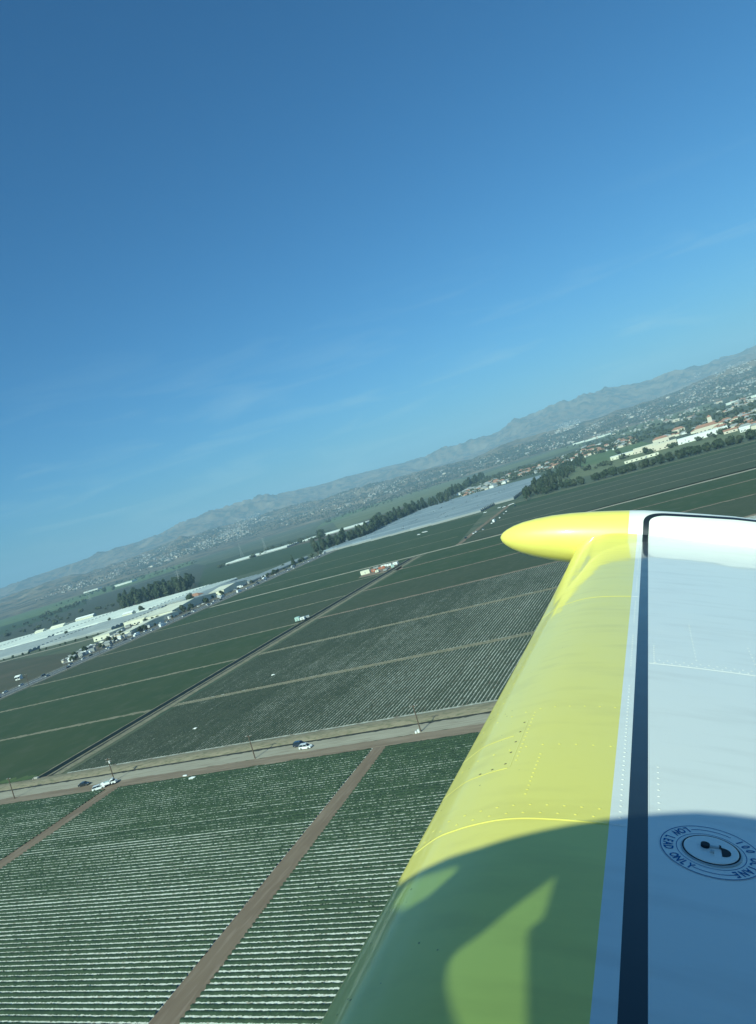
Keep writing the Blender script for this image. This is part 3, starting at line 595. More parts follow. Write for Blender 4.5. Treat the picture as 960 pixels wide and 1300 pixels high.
# ------------------------------------------------------------------ vehicles
def car(name,paint,L_=4.6,Wd=1.85,Hh=1.65,kind='suv',**k):
    o=empty(name,(0,0,0),0,**k); h1=.95 if kind!='truck' else 1.0
    # body: lofted sections (x along length, nose at +x)
    prof=[(-.5,.45,.80),(-.49,.42,h1-.02),(-.40,.38,h1+.02),(.20,.38,h1),(.36,.38,h1-.10),(.47,.40,h1-.22),(.5,.45,h1-.35)]
    b=MB()
    for (a,z0,z1),(a2,z02,z12) in zip(prof[:-1],prof[1:]):
        w1=Wd/2*(.90 if abs(a)>.45 else 1); w2=Wd/2*(.90 if abs(a2)>.45 else 1); x1,x2=a*L_,a2*L_
        b.add([(x1,-w1,z0-.15),(x1,w1,z0-.15),(x1,w1*.95,z1),(x1,-w1*.95,z1),(x2,-w2,z02-.15),(x2,w2,z02-.15),(x2,w2*.95,z12),(x2,-w2*.95,z12)],[(3,2,6,7),(0,3,7,4),(2,1,5,6),(0,4,5,1)]+([(0,1,2,3)] if a==-.5 else [])+([(4,7,6,5)] if a2==.5 else []))
    cab={'suv':(-.47,-.40,.12,.30),'sedan':(-.38,-.22,.06,.24),'truck':(-.06,-.03,.16,.28)}[kind]
    x0,x1,x2,x3=[q*L_ for q in cab]; wb=Wd/2*.93; wt=Wd/2*.74
    b.add([(x1,-wt,Hh),(x2,-wt,Hh),(x2,wt,Hh),(x1,wt,Hh),(x1,-wt,Hh-.07),(x2,-wt,Hh-.07),(x2,wt,Hh-.07),(x1,wt,Hh-.07)],[(0,1,2,3),(0,4,5,1),(1,5,6,2),(2,6,7,3),(3,7,4,0)])
    for (xa,xb) in ((x0,x1),(x3,x2),((x0+x3)/2,(x1+x2)/2)):
        for s in (-1,1): b.cyl((xa,s*wb,h1-.02),(xb,s*wt,Hh-.03),.045,.045,5)
    b.build('body',paint,o)
    g=MB(); g.add([(x0,-wb*.985,h1-.02),(x3,-wb*.985,h1-.02),(x3,wb*.985,h1-.02),(x0,wb*.985,h1-.02),(x1,-wt*.985,Hh-.06),(x2,-wt*.985,Hh-.06),(x2,wt*.985,Hh-.06),(x1,wt*.985,Hh-.06)],[(0,1,5,4),(1,2,6,5),(2,3,7,6),(3,0,4,7)]); g.build('window',M['glass'],o)
    for s in (-1,1):
        for a in (-.31,.32):
            wq=MB(); wq.cyl((a*L_,s*(Wd/2-.22),.34),(a*L_,s*(Wd/2+.01),.34),.34,.34,16); wh=wq.build('wheel',M['tyre'],o)
            rq=MB(); rq.cyl((a*L_,s*(Wd/2-.0),.34),(a*L_,s*(Wd/2+.025),.34),.2,.2,12); rq.build('rim',M['rim'],wh)
        hq=MB(); hq.box(.485*L_,.502*L_,s*.62-.2,s*.62+.2,h1-.36,h1-.22); hq.build('headlight',M['lamp'],o)
    return o
def place(o,x,y,rz,z=0): o.location=(x,y,z); o.rotation_euler=(0,0,rz); return o
place(car('parked_car',M['carwhite'],label='white sport utility vehicle on the pale farm road beside a dark one',cat='car'),-141.4,211.0,-.05,-.03)
place(car('parked_car',M['carnavy'],Hh=1.7,label='dark navy vehicle partly behind the white one on the farm road',cat='car'),-145.6,214.2,-.02,-.03)
place(car('parked_car',M['carblack'],Hh=1.5,kind='sedan',label='black car alone on the farm road left of the white service truck',cat='car'),-240.2,208.9,.15,-.03)
def service_truck():
    o=empty('service_truck',(-224,205.2,-.03),.42,label='white service truck with utility boxes parked at the foot of the pole',cat='truck')
    b=MB(); b.box(1.2,2.9,-.98,.98,.5,1.25); b.box(.9,2.15,-.95,.95,1.25,2.1,0,.18,.1); b.build('cab',M['carwhite'],o)
    g=MB(); g.box(1.02,2.24,-.965,.965,1.30,1.85,0,.15,.08); g.build('window',M['glass'],o)
    c=MB(); c.box(-2.9,1.15,-.9,.9,.45,.75); c.build('chassis',M['dark'],o)
    u=MB()
    for s in (-1,1): u.box(-2.9,.7,s*.72-.3,s*.72+.3,.76,1.55)
    u.box(-2.9,.7,-.4,.4,.76,.9); u.build('utility_box',M['carwhite'],o)
    t=MB(); t.box(-2.7,-1.7,-.38,.38,.92,1.75); t.build('tool_chest',M['white'],o)
    t=MB(); t.box(-1.3,.2,-.36,.36,.92,1.6); t.build('water_tank',M['aqua'],o)
    r=MB()
    for x in (-2.8,.6):
        for s in (-1,1): r.cyl((x,s*.9,1.5),(x,s*.9,2.3),.03,.03,5)
        r.cyl((x,-.9,2.3),(x,.9,2.3),.03,.03,5)
    for s in (-.9,-.3,.3,.9): r.cyl((-2.9,s,2.34),(1.9,s,2.34),.03,.03,5)
    r.build('ladder_rack',M['grey'],o)
    for x in (-1.9,1.9):
        for s in (-1,1): q=MB(); q.cyl((x,s*.72,.42),(x,s*.99,.42),.42,.42,16); q.build('wheel',M['tyre'],o)
    return o
service_truck()
place(car('parked_car',M['carwhite'],kind='suv',label='white car tucked beside the service truck by the pole',cat='car'),-226.9,202.9,.55,-.03)
# small far cars: one shared mesh per colour
def carlet(paint,truck=False):
    b=MB(); L_,W_=(4.6,1.85) if not truck else (8.5,2.4)
    b.box(-L_/2,L_/2,-W_/2,W_/2,.25,.95 if not truck else 1.1,0,.05,.05)
    if truck: b.box(-L_/2,L_*.22,-W_/2,W_/2,1.1,3.3); b.box(L_*.26,L_*.5,-W_/2,W_/2,1.1,2.3,0,.1,.1)
    else: b.box(-L_*.42,L_*.25,-W_*.46,W_*.46,.95,1.55,1,.45,.14); b.box(-L_*.3,L_*.14,-W_*.34,W_*.34,1.55,1.6,0)
    for x in (-.3,.32):
        for s in (-1,1): b.cyl((x*L_,s*(W_/2-.2),.33),(x*L_,s*(W_/2+.02),.33),.33,.33,10,2)
    me=b.mesh('car'); [me.materials.append(q) for q in (paint,M['glass'],M['tyre'])]; return me
CL=[carlet(M[k]) for k in ('carwhite','carsilver','carnavy','carblack','carwhite')]; TL=[carlet(M['carwhite'],True),carlet(M['carsilver'],True)]
CN=['white','silver','navy','black','white']
def put(name,me,x,y,rz,label,cat,group,z=0):
    o=bpy.data.objects.new(name,me); col.objects.link(o); o.location=(x,y,z); o.rotation_euler=(0,0,rz); return tag(o,label,cat,group)
y=430; 
for i in range(60):
    y+=random.uniform(4,20); ln=random.choice([-596.5,-592,-581,-577]); k=random.randrange(5)
    if y>1150: break
    if random.random()<.12 and y>620: put('highway_truck',random.choice(TL),ln,y,1.57 if ln>-586 else -1.57,'box truck on the highway, %s vehicle from the left photo edge'%ORD[i],'truck','trucks on the highway')
    else: put('highway_car',CL[k],ln,y,1.57 if ln>-586 else -1.57,'%s car on the highway, %s vehicle from the left photo edge'%(CN[k],ORD[i]),'car','cars on the highway')
# pickers' vehicles along the farm track beyond the dirt road
plist=[((594,683),3,0),((604,677),0,0),((607,675),4,0),((616,672),1,0),((627,664),0,0),((630,662),4,1),((637,657),0,0),((642,652),1,0),((645,649),4,0),((656,642),3,0)]
for i,(p,k,t) in enumerate(plist):
    x,yy=G(*p); put('field_vehicle',TL[0] if t else CL[k],x-2,yy,1.6,'%s vehicle parked on the track beyond the dirt road, %s from its near end'%(CN[k],['first','second','third','fourth','fifth','sixth','seventh','eighth','ninth','tenth'][i]),'vehicle','vehicles parked along the far farm track')
for i,p in enumerate([(532,679),(538,676),(541,675.5)]):
    x,yy=G(*p); put('harvest_trailer',CL[0],x,yy,.05,'white trailer standing in the green field before the blue grey plastic, %s of three'%['left','middle','right'][i],'trailer','trailers in the far green field')
for i,p in enumerate([(616,651),(634,645),(640,644),(647,641.5),(651,640)]):
    x,yy=G(*p); put('harvest_trailer',CL[0],x,yy,.3,'white trailer along the edge of the plastic field, %s from the left'%['first','second','third','fourth','fifth'][i],'trailer','trailers beside the plastic field')
# yard vehicles
for i in range(26):
    yy=560+i*15.5; k=random.randrange(5); put('yard_vehicle',CL[k] if random.random()<.7 else TL[0],-607-random.uniform(2,14+ (12 if yy<740 else 0)),yy,random.uniform(0,3),'%s vehicle parked in the roadside yard, %s from the lone white shed'%(CN[k],ORD[i]),'vehicle','vehicles in the roadside yard')
# equipment cluster by the canal and dirt road
def boxcar(name,x,y,rz,w_,d_,h_,body,label,cat,roof=None,wheels=True,z0=.6,group='equipment parked beside the canal'):
    o=empty(name,(x,y,0),rz,label=label,cat=cat,group=group); b=MB(); b.box(-w_/2,w_/2,-d_/2,d_/2,z0 if wheels else 0,h_); b.build('body',M[body],o)
    r=MB(); r.box(-w_/2-.08,w_/2+.08,-d_/2-.08,d_/2+.08,h_,h_+.15,0,.1,.1); r.build('roof',M[roof or body],o)
    d=MB(); d.box(-.4,.4,-d_/2-.05,-d_/2+.02,z0+.1,z0+1.9 if h_>2.5 else h_-.2); d.build('door',M['grey'],o)
    if wheels:
        for x_ in (-w_*.3,w_*.3):
            for s in (-1,1): q=MB(); q.cyl((x_,s*(d_/2-.25),.4),(x_,s*(d_/2),.4),.4,.4,12); q.build('wheel',M['tyre'],o)
    return o
def pc(p): x,y=G(*p); return x,y
x,y=pc((379,789)); boxcar('portable_toilet_trailer',x,y,.1,3.4,2.8,3.3,'aqua','large pale aqua tank trailer at the lane end left of the canal','trailer',roof='aqua')
x,y=pc((385,787.5)); boxcar('equipment_trailer',x,y,.2,3.4,2.4,2.4,'white','white equipment trailer right of the aqua tank trailer','trailer')
x,y=pc((391,785)); boxcar('equipment_trailer',x,y,.5,2.8,2.0,2.0,'carsilver','small silver trailer nearest the canal beside the white one','trailer')
x,y=pc((465,728.5)); boxcar('storage_container',x,y,.1,9.5,4,3.6,'cream','long cream container at the left end of the equipment cluster','container',wheels=False)
eq=[((475,725.5),'crate',6,3,3,'stack of red brown crates right of the long cream container','crates',0),((478,722.5),'grey',7,3,3,'grey flatbed trailer behind the red brown crates','trailer',1),((480,727),'cream',5,4,3.5,'cream box trailer in front of the grey flatbed','trailer',1),((485,722),'crate',9,3,2.6,'long low red crate row in the middle of the cluster','crates',0),((488,720),'white',8,3,3,'white trailer in the back row of the cluster','trailer',1),((490,725),'grey',5,3,2.5,'small grey wagon between the two rows','trailer',1),((495,719),'white',7,3,3.4,'taller white trailer near the canal end of the cluster','trailer',1),((499,720),'aqua',4,3,3,'aqua tank near the right end of the cluster','tank',0),((503,717.5),'white',7,4,4,'white tank truck body at the right end by the canal','truck',1),((493,722.5),'carnavy',4.5,2,1.6,'dark pickup body standing in the cluster','truck',1)]
for p,bm_,w_,d_,h_,lab,cat,wh in eq:
    x,y=pc(p); boxcar('field_'+cat.replace('crates','crate_stack'),x,y,random.uniform(-.2,.3),w_*.72,d_*.7,h_*.75,bm_,lab,cat,wheels=bool(wh))
poly('dirt_yard',[pc((455,734)),pc((512,722)),pc((505,712)),pc((470,722))],-.03,M['dirtx'])
# ------------------------------------------------------------------ poles
def pole(x,y,h_,label,arms=1,z=0,tilt=0,rz=0):
    o=empty('utility_pole',(x,y,z),rz,label=label,cat='utility pole',group='wooden utility poles'); b=MB(); b.cyl((0,0,-.2),(tilt,0,h_),.22,.15,8); b.build('post',M['wood'],o)
    for i in range(arms):
        zz_=h_-.5-i*.9; c=MB(); c.box(tilt-1.3,tilt+1.3,-.08,.08,zz_,zz_+.16); a=c.build('crossarm',M['wood'],o)
        for q in (-1.15,-.6,.6,1.15): d=MB(); d.cyl((tilt+q,0,zz_+.16),(tilt+q,0,zz_+.38),.07,.05,6); d.build('insulator',M['white'],a)
    return o
pole(-276,206.6,8.6,'thin wooden pole left of the black car at the photo\'s left edge')
po=pole(-224.6,208.6,8.9,'wooden pole rising behind the white service truck',2)
t=MB(); t.cyl((.35,0,6.9),(.35,0,7.9),.28,.28,10); t.build('transformer',M['white'],po)
pole(-160.8,209,8.3,'wooden pole left of the white and navy vehicles')
pole(-98.8,209.6,8.6,'wooden pole with pale base right of the brown lane, near the wing')
q=MB(); q.cyl((-99.4,209.4,-.02),(-99.4,209.4,.9),.45,.35,8); q.box(-100.4,-99.9,208.7,209.3,-.02,.6); q.build('water_valve',M['white'],label='white irrigation valve at the base of the pole near the wing',cat='valve')
for i,(p,lab) in enumerate((((25,874),'leftmost pole along the highway'),((76,852),'second pole along the highway from the left'),((120,833),'third pole along the highway from the left, by the yard huts'),((197,796),'fourth pole along the highway, before the cream sheds'),((304,750),'pole along the highway right of the cream sheds'),((423,700),'farthest pole on the highway, by the long tree line'))):
    x,y=G(*p); pole(-570.5,y,11,lab,1)
def pylon(x,y,h_,label):
    o=empty('transmission_tower',(x,y,0),.4,label=label,cat='pylon',group='steel lattice transmission towers'); b=MB(); W_=4.2
    for sx in (-1,1):
        for sy in (-1,1): b.cyl((sx*W_,sy*W_,0),(sx*.7,sy*.7,h_*.75),.22,.16,5); b.cyl((sx*.7,sy*.7,h_*.75),(0,0,h_),.16,.1,5)
    for i in range(5):
        t=i/5*.75; t2=(i+1)/5*.75; wa=W_+( .7-W_)*t/.75; wb=W_+(.7-W_)*t2/.75
        for s in (-1,1): b.cyl((-wa,s*wa,t*h_),(wb,s*wb,t2*h_),.1,.1,4); b.cyl((wa,s*wa,t*h_),(-wb,s*wb,t2*h_),.1,.1,4)
    b.build('lattice',M['grey'],o); c=MB()
    for z_ in (.68,.8,.9): c.box(-5,5,-.2,.2,h_*z_,h_*z_+.4)
    c.build('crossarm',M['grey'],o)
for p,lab in (((115,762),'steel lattice tower on the plain left of the dark tree block'),((232,750),'steel lattice tower rising behind the dark tree block'),((308,707),'steel lattice tower on the plain above the cream packing sheds'),((338,700),'steel lattice tower right of the other ones on the plain')):
    x,y=G(*p); pylon(x,y,42,lab)
# small things near the rows
for p,s,lab in (((244,988),1.0,'crumpled white plastic sheet lying at the crop edge under the road'),((235,985),.7,'small scrap of white plastic left of the larger crumpled sheet'),((248,925),.9,'round white bag in the striped field beyond the bank, left of centre'),((347,857),.9,'white bag lying in the striped field near the second lane')):
    x,y=G(*p); b=bmesh.new(); bmesh.ops.create_icosphere(b,subdivisions=2,radius=.9*s)
    for v in b.verts: v.co.z=abs(v.co.z)*.5; v.co*=random.uniform(.75,1.25); v.co.x*=1.4
    me=bpy.data.meshes.new('plastic_sheet'); b.to_mesh(me); b.free(); link('plastic_sheet' if 'sheet' in lab or 'scrap' in lab else 'white_bag',me,M['white'],label=lab,cat='plastic sheet' if 'sheet' in lab or 'scrap' in lab else 'bag').location=(x,y,.02)
b=MB(); b.box(-1.2,1.2,-.3,.3,0,.9); b.box(-1.5,-1.2,-.8,.3,0,.7); b.box(1.2,1.5,-.8,.3,0,.7); b.build('culvert_headwall',M['concrete'],label='concrete culvert headwall at the near end of the canal',cat='culvert').location=(-285,225.6,0)
# ------------------------------------------------------------------ airplane: plane frame s outboard, c aft, n up, origin at the eye
s_=np.array([343.,100.,962.]); s_/=np.linalg.norm(s_)
c_=np.array([2736.,-131.,-962.]); c_-=s_*(c_@s_); c_/=np.linalg.norm(c_); n_=np.cross(s_,c_)
C2W=np.stack([cr,cu,fw],1)                                    # camera coords -> world
AX=[C2W@s_,C2W@c_,C2W@n_]                                     # world axes of the plane frame
BASE=np.array([-.45,.35,-1.25])                               # base point under the cabin, plane frame
R3=np.stack(AX,1)                                             # right-handed? s x c = n
wb_=R3@BASE+np.array([0,0,H])
air=bpy.data.objects.new('airplane',None); col.objects.link(air); air.empty_display_size=.3
air.matrix_world=Matrix([[*R3[0],wb_[0]],[*R3[1],wb_[1]],[*R3[2],wb_[2]],[0,0,0,1]])
tag(air,'yellow and white airplane wing with black stripe and fuel cap, flying over the fields','airplane')
SUNP=R3.T@SUN
def pl(name,V,Fq,mats,parent=air,smooth=False,mi=None,sharp=None):
    me=bpy.data.meshes.new(name); me.from_pydata([tuple(np.array(v,float)-BASE) for v in V],[],[tuple(f) for f in Fq])
    if mi is not None: me.polygons.foreach_set('material_index',mi)
    me.update(); return link(name,me,mats,parent,smooth)
def paint(name,c,rough=.36,coat=.55,wav=.02):
    m=mat(name,c,rough=rough,coat=coat,spec=.35); n=m.node_tree.nodes; l=m.node_tree.links; b=n['Principled BSDF']; b.inputs['Coat Roughness'].default_value=.05
    t=n.new('ShaderNodeTexCoord'); q=n.new('ShaderNodeTexNoise'); q.inputs['Scale'].default_value=2.2; q.inputs['Detail'].default_value=2; l.new(t.outputs['Object'],q.inputs['Vector'])
    u=n.new('ShaderNodeBump'); u.inputs['Strength'].default_value=.25; u.inputs['Distance'].default_value=wav; l.new(q.outputs['Fac'],u.inputs['Height']); l.new(u.outputs[0],b.inputs['Coat Normal'])
    q2=n.new('ShaderNodeTexNoise'); q2.inputs['Scale'].default_value=9; q2.inputs['Detail'].default_value=6; l.new(t.outputs['Object'],q2.inputs['Vector'])
    mp=n.new('ShaderNodeMapping'); mp.inputs['Scale'].default_value=(6,1.2,6); l.new(t.outputs['Object'],mp.inputs[0]); q3=n.new('ShaderNodeTexNoise'); q3.inputs['Scale'].default_value=2.5; q3.inputs['Detail'].default_value=8; l.new(mp.outputs[0],q3.inputs['Vector'])
    r3=n.new('ShaderNodeMapRange'); r3.inputs[1].default_value=.5; r3.inputs[2].default_value=.8; r3.inputs[4].default_value=.26; l.new(q3.outputs['Fac'],r3.inputs[0]); x3=n.new('ShaderNodeMix'); x3.data_type='RGBA'; l.new(r3.outputs[0],x3.inputs[0]); x3.inputs[6].default_value=(*c,1); x3.inputs[7].default_value=(c[0]*.55,c[1]*.52,c[2]*.5,1); l.new(x3.outputs[2],b.inputs['Base Color'])
    r=n.new('ShaderNodeMapRange'); r.inputs[3].default_value=rough*.85; r.inputs[4].default_value=rough*1.2; l.new(q2.outputs['Fac'],r.inputs[0]); l.new(r.outputs[0],b.inputs['Roughness'])
    return m
YEL=paint('wing_yellow',(.87,.77,.17)); WHT=paint('wing_white',(.84,.83,.78)); BLK=paint('wing_black',(.016,.022,.028))
PATCHM=bpy.data.materials.new('patch_light_tint'); PATCHM.use_nodes=True; _n=PATCHM.node_tree.nodes; _n.remove(_n['Principled BSDF']); _t=_n.new('ShaderNodeBsdfTransparent'); _t.inputs[0].default_value=(.22,.33,.30,1); PATCHM.node_tree.links.new(_t.outputs[0],_n['Material Output'].inputs[0])  # tint that dims sunlight passing the added roof holes
CAB=mat('cabin_lining',(.05,.05,.05),rough=.9)
UP=[(-.462,-1.0),(-.459,-.975),(-.450,-.955),(-.435,-.94),(-.413,-.918),(-.388,-.896),(-.36,-.880),(-.335,-.866),(-.30,-.850),(-.265,-.836),(-.23,-.8255),(-.19,-.817),(-.15,-.811),(-.11,-.8065),(-.075,-.8035),(-.038,-.801),(-.003,-.7995),(.036,-.7985),(.09,-.798),(.16,-.7985),(.25,-.800),(.36,-.803),(.5,-.808),(.66,-.815),(.84,-.828),(1.0,-.845),(1.15,-.87)]
LOW=[(1.15,-.885),(.8,-.96),(.4,-1.0),(0,-1.04),(-.2,-1.055),(-.35,-1.055),(-.42,-1.04),(-.45,-1.022)]
def refine(P,k):
    o=[]; P=[np.array(q) for q in P]
    for i in range(len(P)-1):
        a=P[max(i-1,0)]; b=P[i]; c=P[i+1]; d=P[min(i+2,len(P)-1)]
        for t in [j/k for j in range(k)]: o.append(tuple(.5*((2*b)+(c-a)*t+(2*a-5*b+4*c-d)*t*t+(3*b-a-3*c+d)*t**3)))
    return o+[tuple(P[-1])]
UP=refine(UP[:12],9)[:-1]+refine(UP[11:],3)
for _ in range(14):                               # fair the skin: small averaging passes, ends held
    UP=[UP[0]]+[((UP[i-1][0]+2*UP[i][0]+UP[i+1][0])/4 if UP[i][0]<-.06 else UP[i][0],(UP[i-1][1]+2*UP[i][1]+UP[i+1][1])/4) for i in range(1,len(UP)-1)]+[UP[-1]]
uc=[p[0] for p in UP]; un=[p[1] for p in UP]
def top(c): return float(np.interp(c,uc,un))
S1C=[(-.47,3.1),(-.43,3.5),(-.39,4.05),(-.343,4.48),(-.30,4.94),(-.20,5.25),(-.04,5.45),(.1,5.53),(.45,5.69),(.75,5.75),(1.2,5.76)]
S1R=refine(S1C,6); S1x=[q[0] for q in S1R]; S1y=[q[1] for q in S1R]
def fil(s,c):
    s1=float(np.interp(c,S1x,S1y))
    if s<=s1: return 0.
    rise=.07; t=(s-s1)/(5.86-s1); return rise*(.4*t+.6*t*t)
def wing():
    ss=np.unique(np.concatenate([np.linspace(.30,3.0,28),np.linspace(3.0,5.2,111),np.linspace(5.2,5.84,65)])); V=[];Fq=[];mi=[]; prof=UP+LOW; n=len(prof)
    for s in ss:
        for k,(c,nn) in enumerate(prof):
            f=fil(s,c) if k<len(UP) else 0
            V.append((s,c,nn+f))
    for i in range(len(ss)-1):
        for j in range(n):
            a=i*n+j; b=i*n+(j+1)%n; Fq.append((a,b,b+n,a+n)); c=(prof[j][0]+prof[(j+1)%n][0])/2
            if j<len(UP)-1: mi.append(0 if c<-.038 else 1 if c<-.003 else 2 if c<.036 else 1)
            else: mi.append(0 if c<-.1 else 1)
    Fq.append(tuple(range(n))); mi.append(1)
    o=pl('wing',V,[f[::-1] for f in Fq],[YEL,WHT,BLK],smooth=True,mi=mi)
    return o
WG=wing()
me=WG.data; bm=bmesh.new(); bm.from_mesh(me); bmesh.ops.recalc_face_normals(bm,faces=bm.faces); bm.to_mesh(me); bm.free()
# tip tank
TANK_S=5.86
def tank():
    prof=[(-1.050,.004),(-1.043,.022),(-1.03,.040),(-1.0,.064),(-.95,.092),(-.88,.120),(-.78,.147),(-.66,.170),(-.52,.188),(-.38,.199),(-.24,.206),(-.1,.210),(.0,.211),(.06,.211),(.2,.210),(.4,.206),(.6,.2),(.8,.19),(1.0,.17),(1.2,.14),(1.45,.08),(1.6,.01)]
    cn=lambda c: float(np.interp(c,[-1.05,-.6,0,.6,1.6],[-.885,-.858,-.832,-.835,-.87]))
    V=[];Fq=[];mi=[]; n=72
    for c,r in prof:
        for i in range(n):
            t=2*math.pi*i/n; V.append((TANK_S+r*.92*math.cos(t),c,cn(c)+r*math.sin(t)))
    for i in range(len(prof)-1):
        for j in range(n):
            Fq.append((i*n+j,i*n+(j+1)%n,(i+1)*n+(j+1)%n,(i+1)*n+j)); cc=(prof[i][0]+prof[i+1][0])/2
            mi.append(0 if cc<-.06 else 1)
    o=pl('tip_tank',V,Fq,[YEL,WHT],smooth=True,mi=mi)
    bm=bmesh.new(); bm.from_mesh(o.data); bmesh.ops.recalc_face_normals(bm,faces=bm.faces); bm.to_mesh(o.data); bm.free()
    # painted black stripe, laid 2 mm over the tank skin: up the inner face, then aft along the top
    def R(c): return float(np.interp(c,[p[0] for p in prof],[p[1] for p in prof]))
    path=[]
    for t in np.linspace(0,1,30):          # angle from inner low (190 deg) to top
        path.append((.018,math.radians(186-t*48)))
    a0=path[-1][1]
    for t in np.linspace(0,1,24)[1:]:
        u=t*math.pi/2; path.append((.018+.14*(1-math.cos(u)),a0-math.radians(27)*math.sin(u)))
    a1=path[-1][1]
    for t in np.linspace(0,1,24)[1:]: path.append((.158+t*1.0,a1-math.radians(8)*t))
    V=[];Fq=[]
    P3=[np.array([c,-ang*.21]) for c,ang in path]
    for i,(c,ang) in enumerate(path):
        d=P3[min(i+1,len(P3)-1)]-P3[max(i-1,0)]; d/=np.linalg.norm(d); nn=np.array([-d[1],d[0]]); wd=.02 if i<len(path)-1 else .018
        if i<6: wd*= (i+2)/8
        for q in (-1,-.5,0,.5,1):
            e=P3[i]+nn*q*wd; cc,aa=e[0],-e[1]/.21; r=R(cc)+.0015; V.append((TANK_S+r*.92*math.cos(aa),cc,cn(cc)+r*math.sin(aa)))
        if i:
            for j in range(4): b=(i-1)*5+j; Fq.append((b,b+1,b+6,b+5))
    pl('stripe',V,Fq,BLK,parent=o,smooth=True)
    return o
TK=tank()
# skin seams (raised lap edges) and rivets
JOIN=[]
def on(s,c,up=0.): return (s,c,top(c)+fil(s,c)+up)
def seam_ch(name,s,c0,c1,wd,m,hgt=.0016,skew=0):
    V=[];Fq=[]; n=40
    for i in range(n):
        c=c0+(c1-c0)*i/(n-1); so_=s+skew*i/(n-1)
        for ds,dz in ((-wd,.0002),(-wd*.3,hgt),(wd*.5,hgt),(wd,.0002)): V.append(on(so_+ds,c,dz))
        if i:
            for j in range(3): b=(i-1)*4+j; Fq.append((b,b+1,b+5,b+4))
    return JOIN.append(pl(name,V,Fq,m,parent=WG,smooth=True))
def seam_sp(name,c,s0,s1,wd,m,hgt=.0014):
    V=[];Fq=[]; n=30
    for i in range(n):
        s=s0+(s1-s0)*i/(n-1)
        for dc,dz in ((-wd,.0002),(-wd*.3,hgt),(wd*.3,hgt),(wd,.0002)): V.append(on(s,c+dc,dz))
        if i:
            for j in range(3): b=(i-1)*4+j; Fq.append((b,b+1,b+5,b+4))
    return JOIN.append(pl(name,V,Fq,m,parent=WG,smooth=True))
seam_ch('skin_seam',1.526,-.456,-.040,.0035,YEL,.0018); seam_ch('skin_seam',1.526,-.036,-.006,.0035,WHT,.0015)
seam_ch('skin_seam',3.70,-.45,-.040,.004,YEL,.0016); seam_ch('skin_seam',3.70,-.036,-.006,.004,WHT,.0014)
seam_ch('skin_seam',2.655,.040,1.0,.004,WHT,.0013,.01)
seam_ch('skin_seam',1.80,-.452,-.29,.003,YEL,.0012); seam_ch('skin_seam',2.02,-.452,-.31,.003,YEL,.0012)
seam_sp('skin_seam',-.285,1.80,2.12,.002,YEL,.0008)
seam_sp('skin_seam',.0375,.5,5.5,.0012,WHT,.0006)
def rivets(name,pts,m,r=.0037,h_=.0013):
    V=[];Fq=[]
    for (s,c) in pts:
        b=len(V); 
        for i in range(8): t=i*math.pi/4; V.append(on(s+r*math.cos(t),c+r*math.sin(t),.0002))
        for i in range(8): t=i*math.pi/4; V.append(on(s+r*.6*math.cos(t),c+r*.6*math.sin(t),h_*.85))
        V.append(on(s,c,h_))
        for i in range(8): j=(i+1)%8; Fq+=[(b+i,b+j,b+8+j,b+8+i),(b+8+i,b+8+j,b+16)]
    return JOIN.append(pl(name,V,Fq,m,parent=WG,smooth=True))
ry=[];rw=[]
for k in range(11):
    c=-.43+k*.036; ry.append((1.553,c)); ry.append((1.588,c+.010))
for s in np.arange(1.64,1.86,.022): ry.append((s,-.222+(s-1.64)*.02))
for c in np.arange(-.43,-.05,.042): ry.append((2.20,c)); ry.append((1.92,c))
for s in np.arange(1.84,2.2,.026): ry.append((s,-.275))
for s in np.arange(2.3,3.6,.10): ry.append((s,-.41+.002*s))
for s in np.arange(1.56,2.3,.0255): rw.append((s,-.018))
for s in list(np.arange(2.34,5.3,.03)):
    if (int(s*5)%3)!=0: rw.append((s,-.018))
for s in np.arange(1.62,1.84,.03): rw.append((s,.058)); 
for s in np.arange(2.67,2.9,.026): rw.append((s,.056))
for s in np.arange(2.75,3.24,.04): rw.append((s,.192))
for c in np.arange(.06,1.0,.026): rw.append((2.672+.01*c,c)); rw.append((2.70+.01*c,c+.013))
for s in np.arange(2.75,3.0,.04): rw.append((s,.38))
rivets('rivet_row',ry,YEL); rivets('rivet_row',rw,WHT)
rs=random.Random(5)
CH=mat('grime_speck',(.22,.19,.10),rough=.8)
for k in range(60): rivets('speck',[(rs.uniform(1.0,4.6),-.445+abs(rs.gauss(0,.07)))],CH,rs.uniform(.0008,.0019),.0003)
for k in range(26): rivets('speck',[(rs.uniform(1.0,5.0),rs.uniform(-.3,.9))],CH,rs.uniform(.0007,.0014),.0003)
# dark screw heads on the leading edge access panel
SCR=mat('screw_head',(.12,.10,.05),rough=.5)
rivets('panel_screws',[(1.83,-.30),(1.90,-.298),(1.97,-.297),(2.04,-.296),(2.11,-.295),(1.812,-.36),(1.815,-.33)],SCR,.0035,.001)
bm=bmesh.new(); bm.from_mesh(WG.data); WG.data.materials.append(SCR); WG.data.materials.append(CH)     # rivets and seams belong to the skin itself
for q in JOIN:
    n0=len(bm.faces); bm.from_mesh(q.data); bm.faces.ensure_lookup_table(); k=[YEL,WHT,BLK,SCR,CH].index(q.data.materials[0])
    for f in bm.faces[n0:]: f.material_index=k; f.smooth=True
bm.to_mesh(WG.data); bm.free()
for q in JOIN: bpy.data.objects.remove(q)
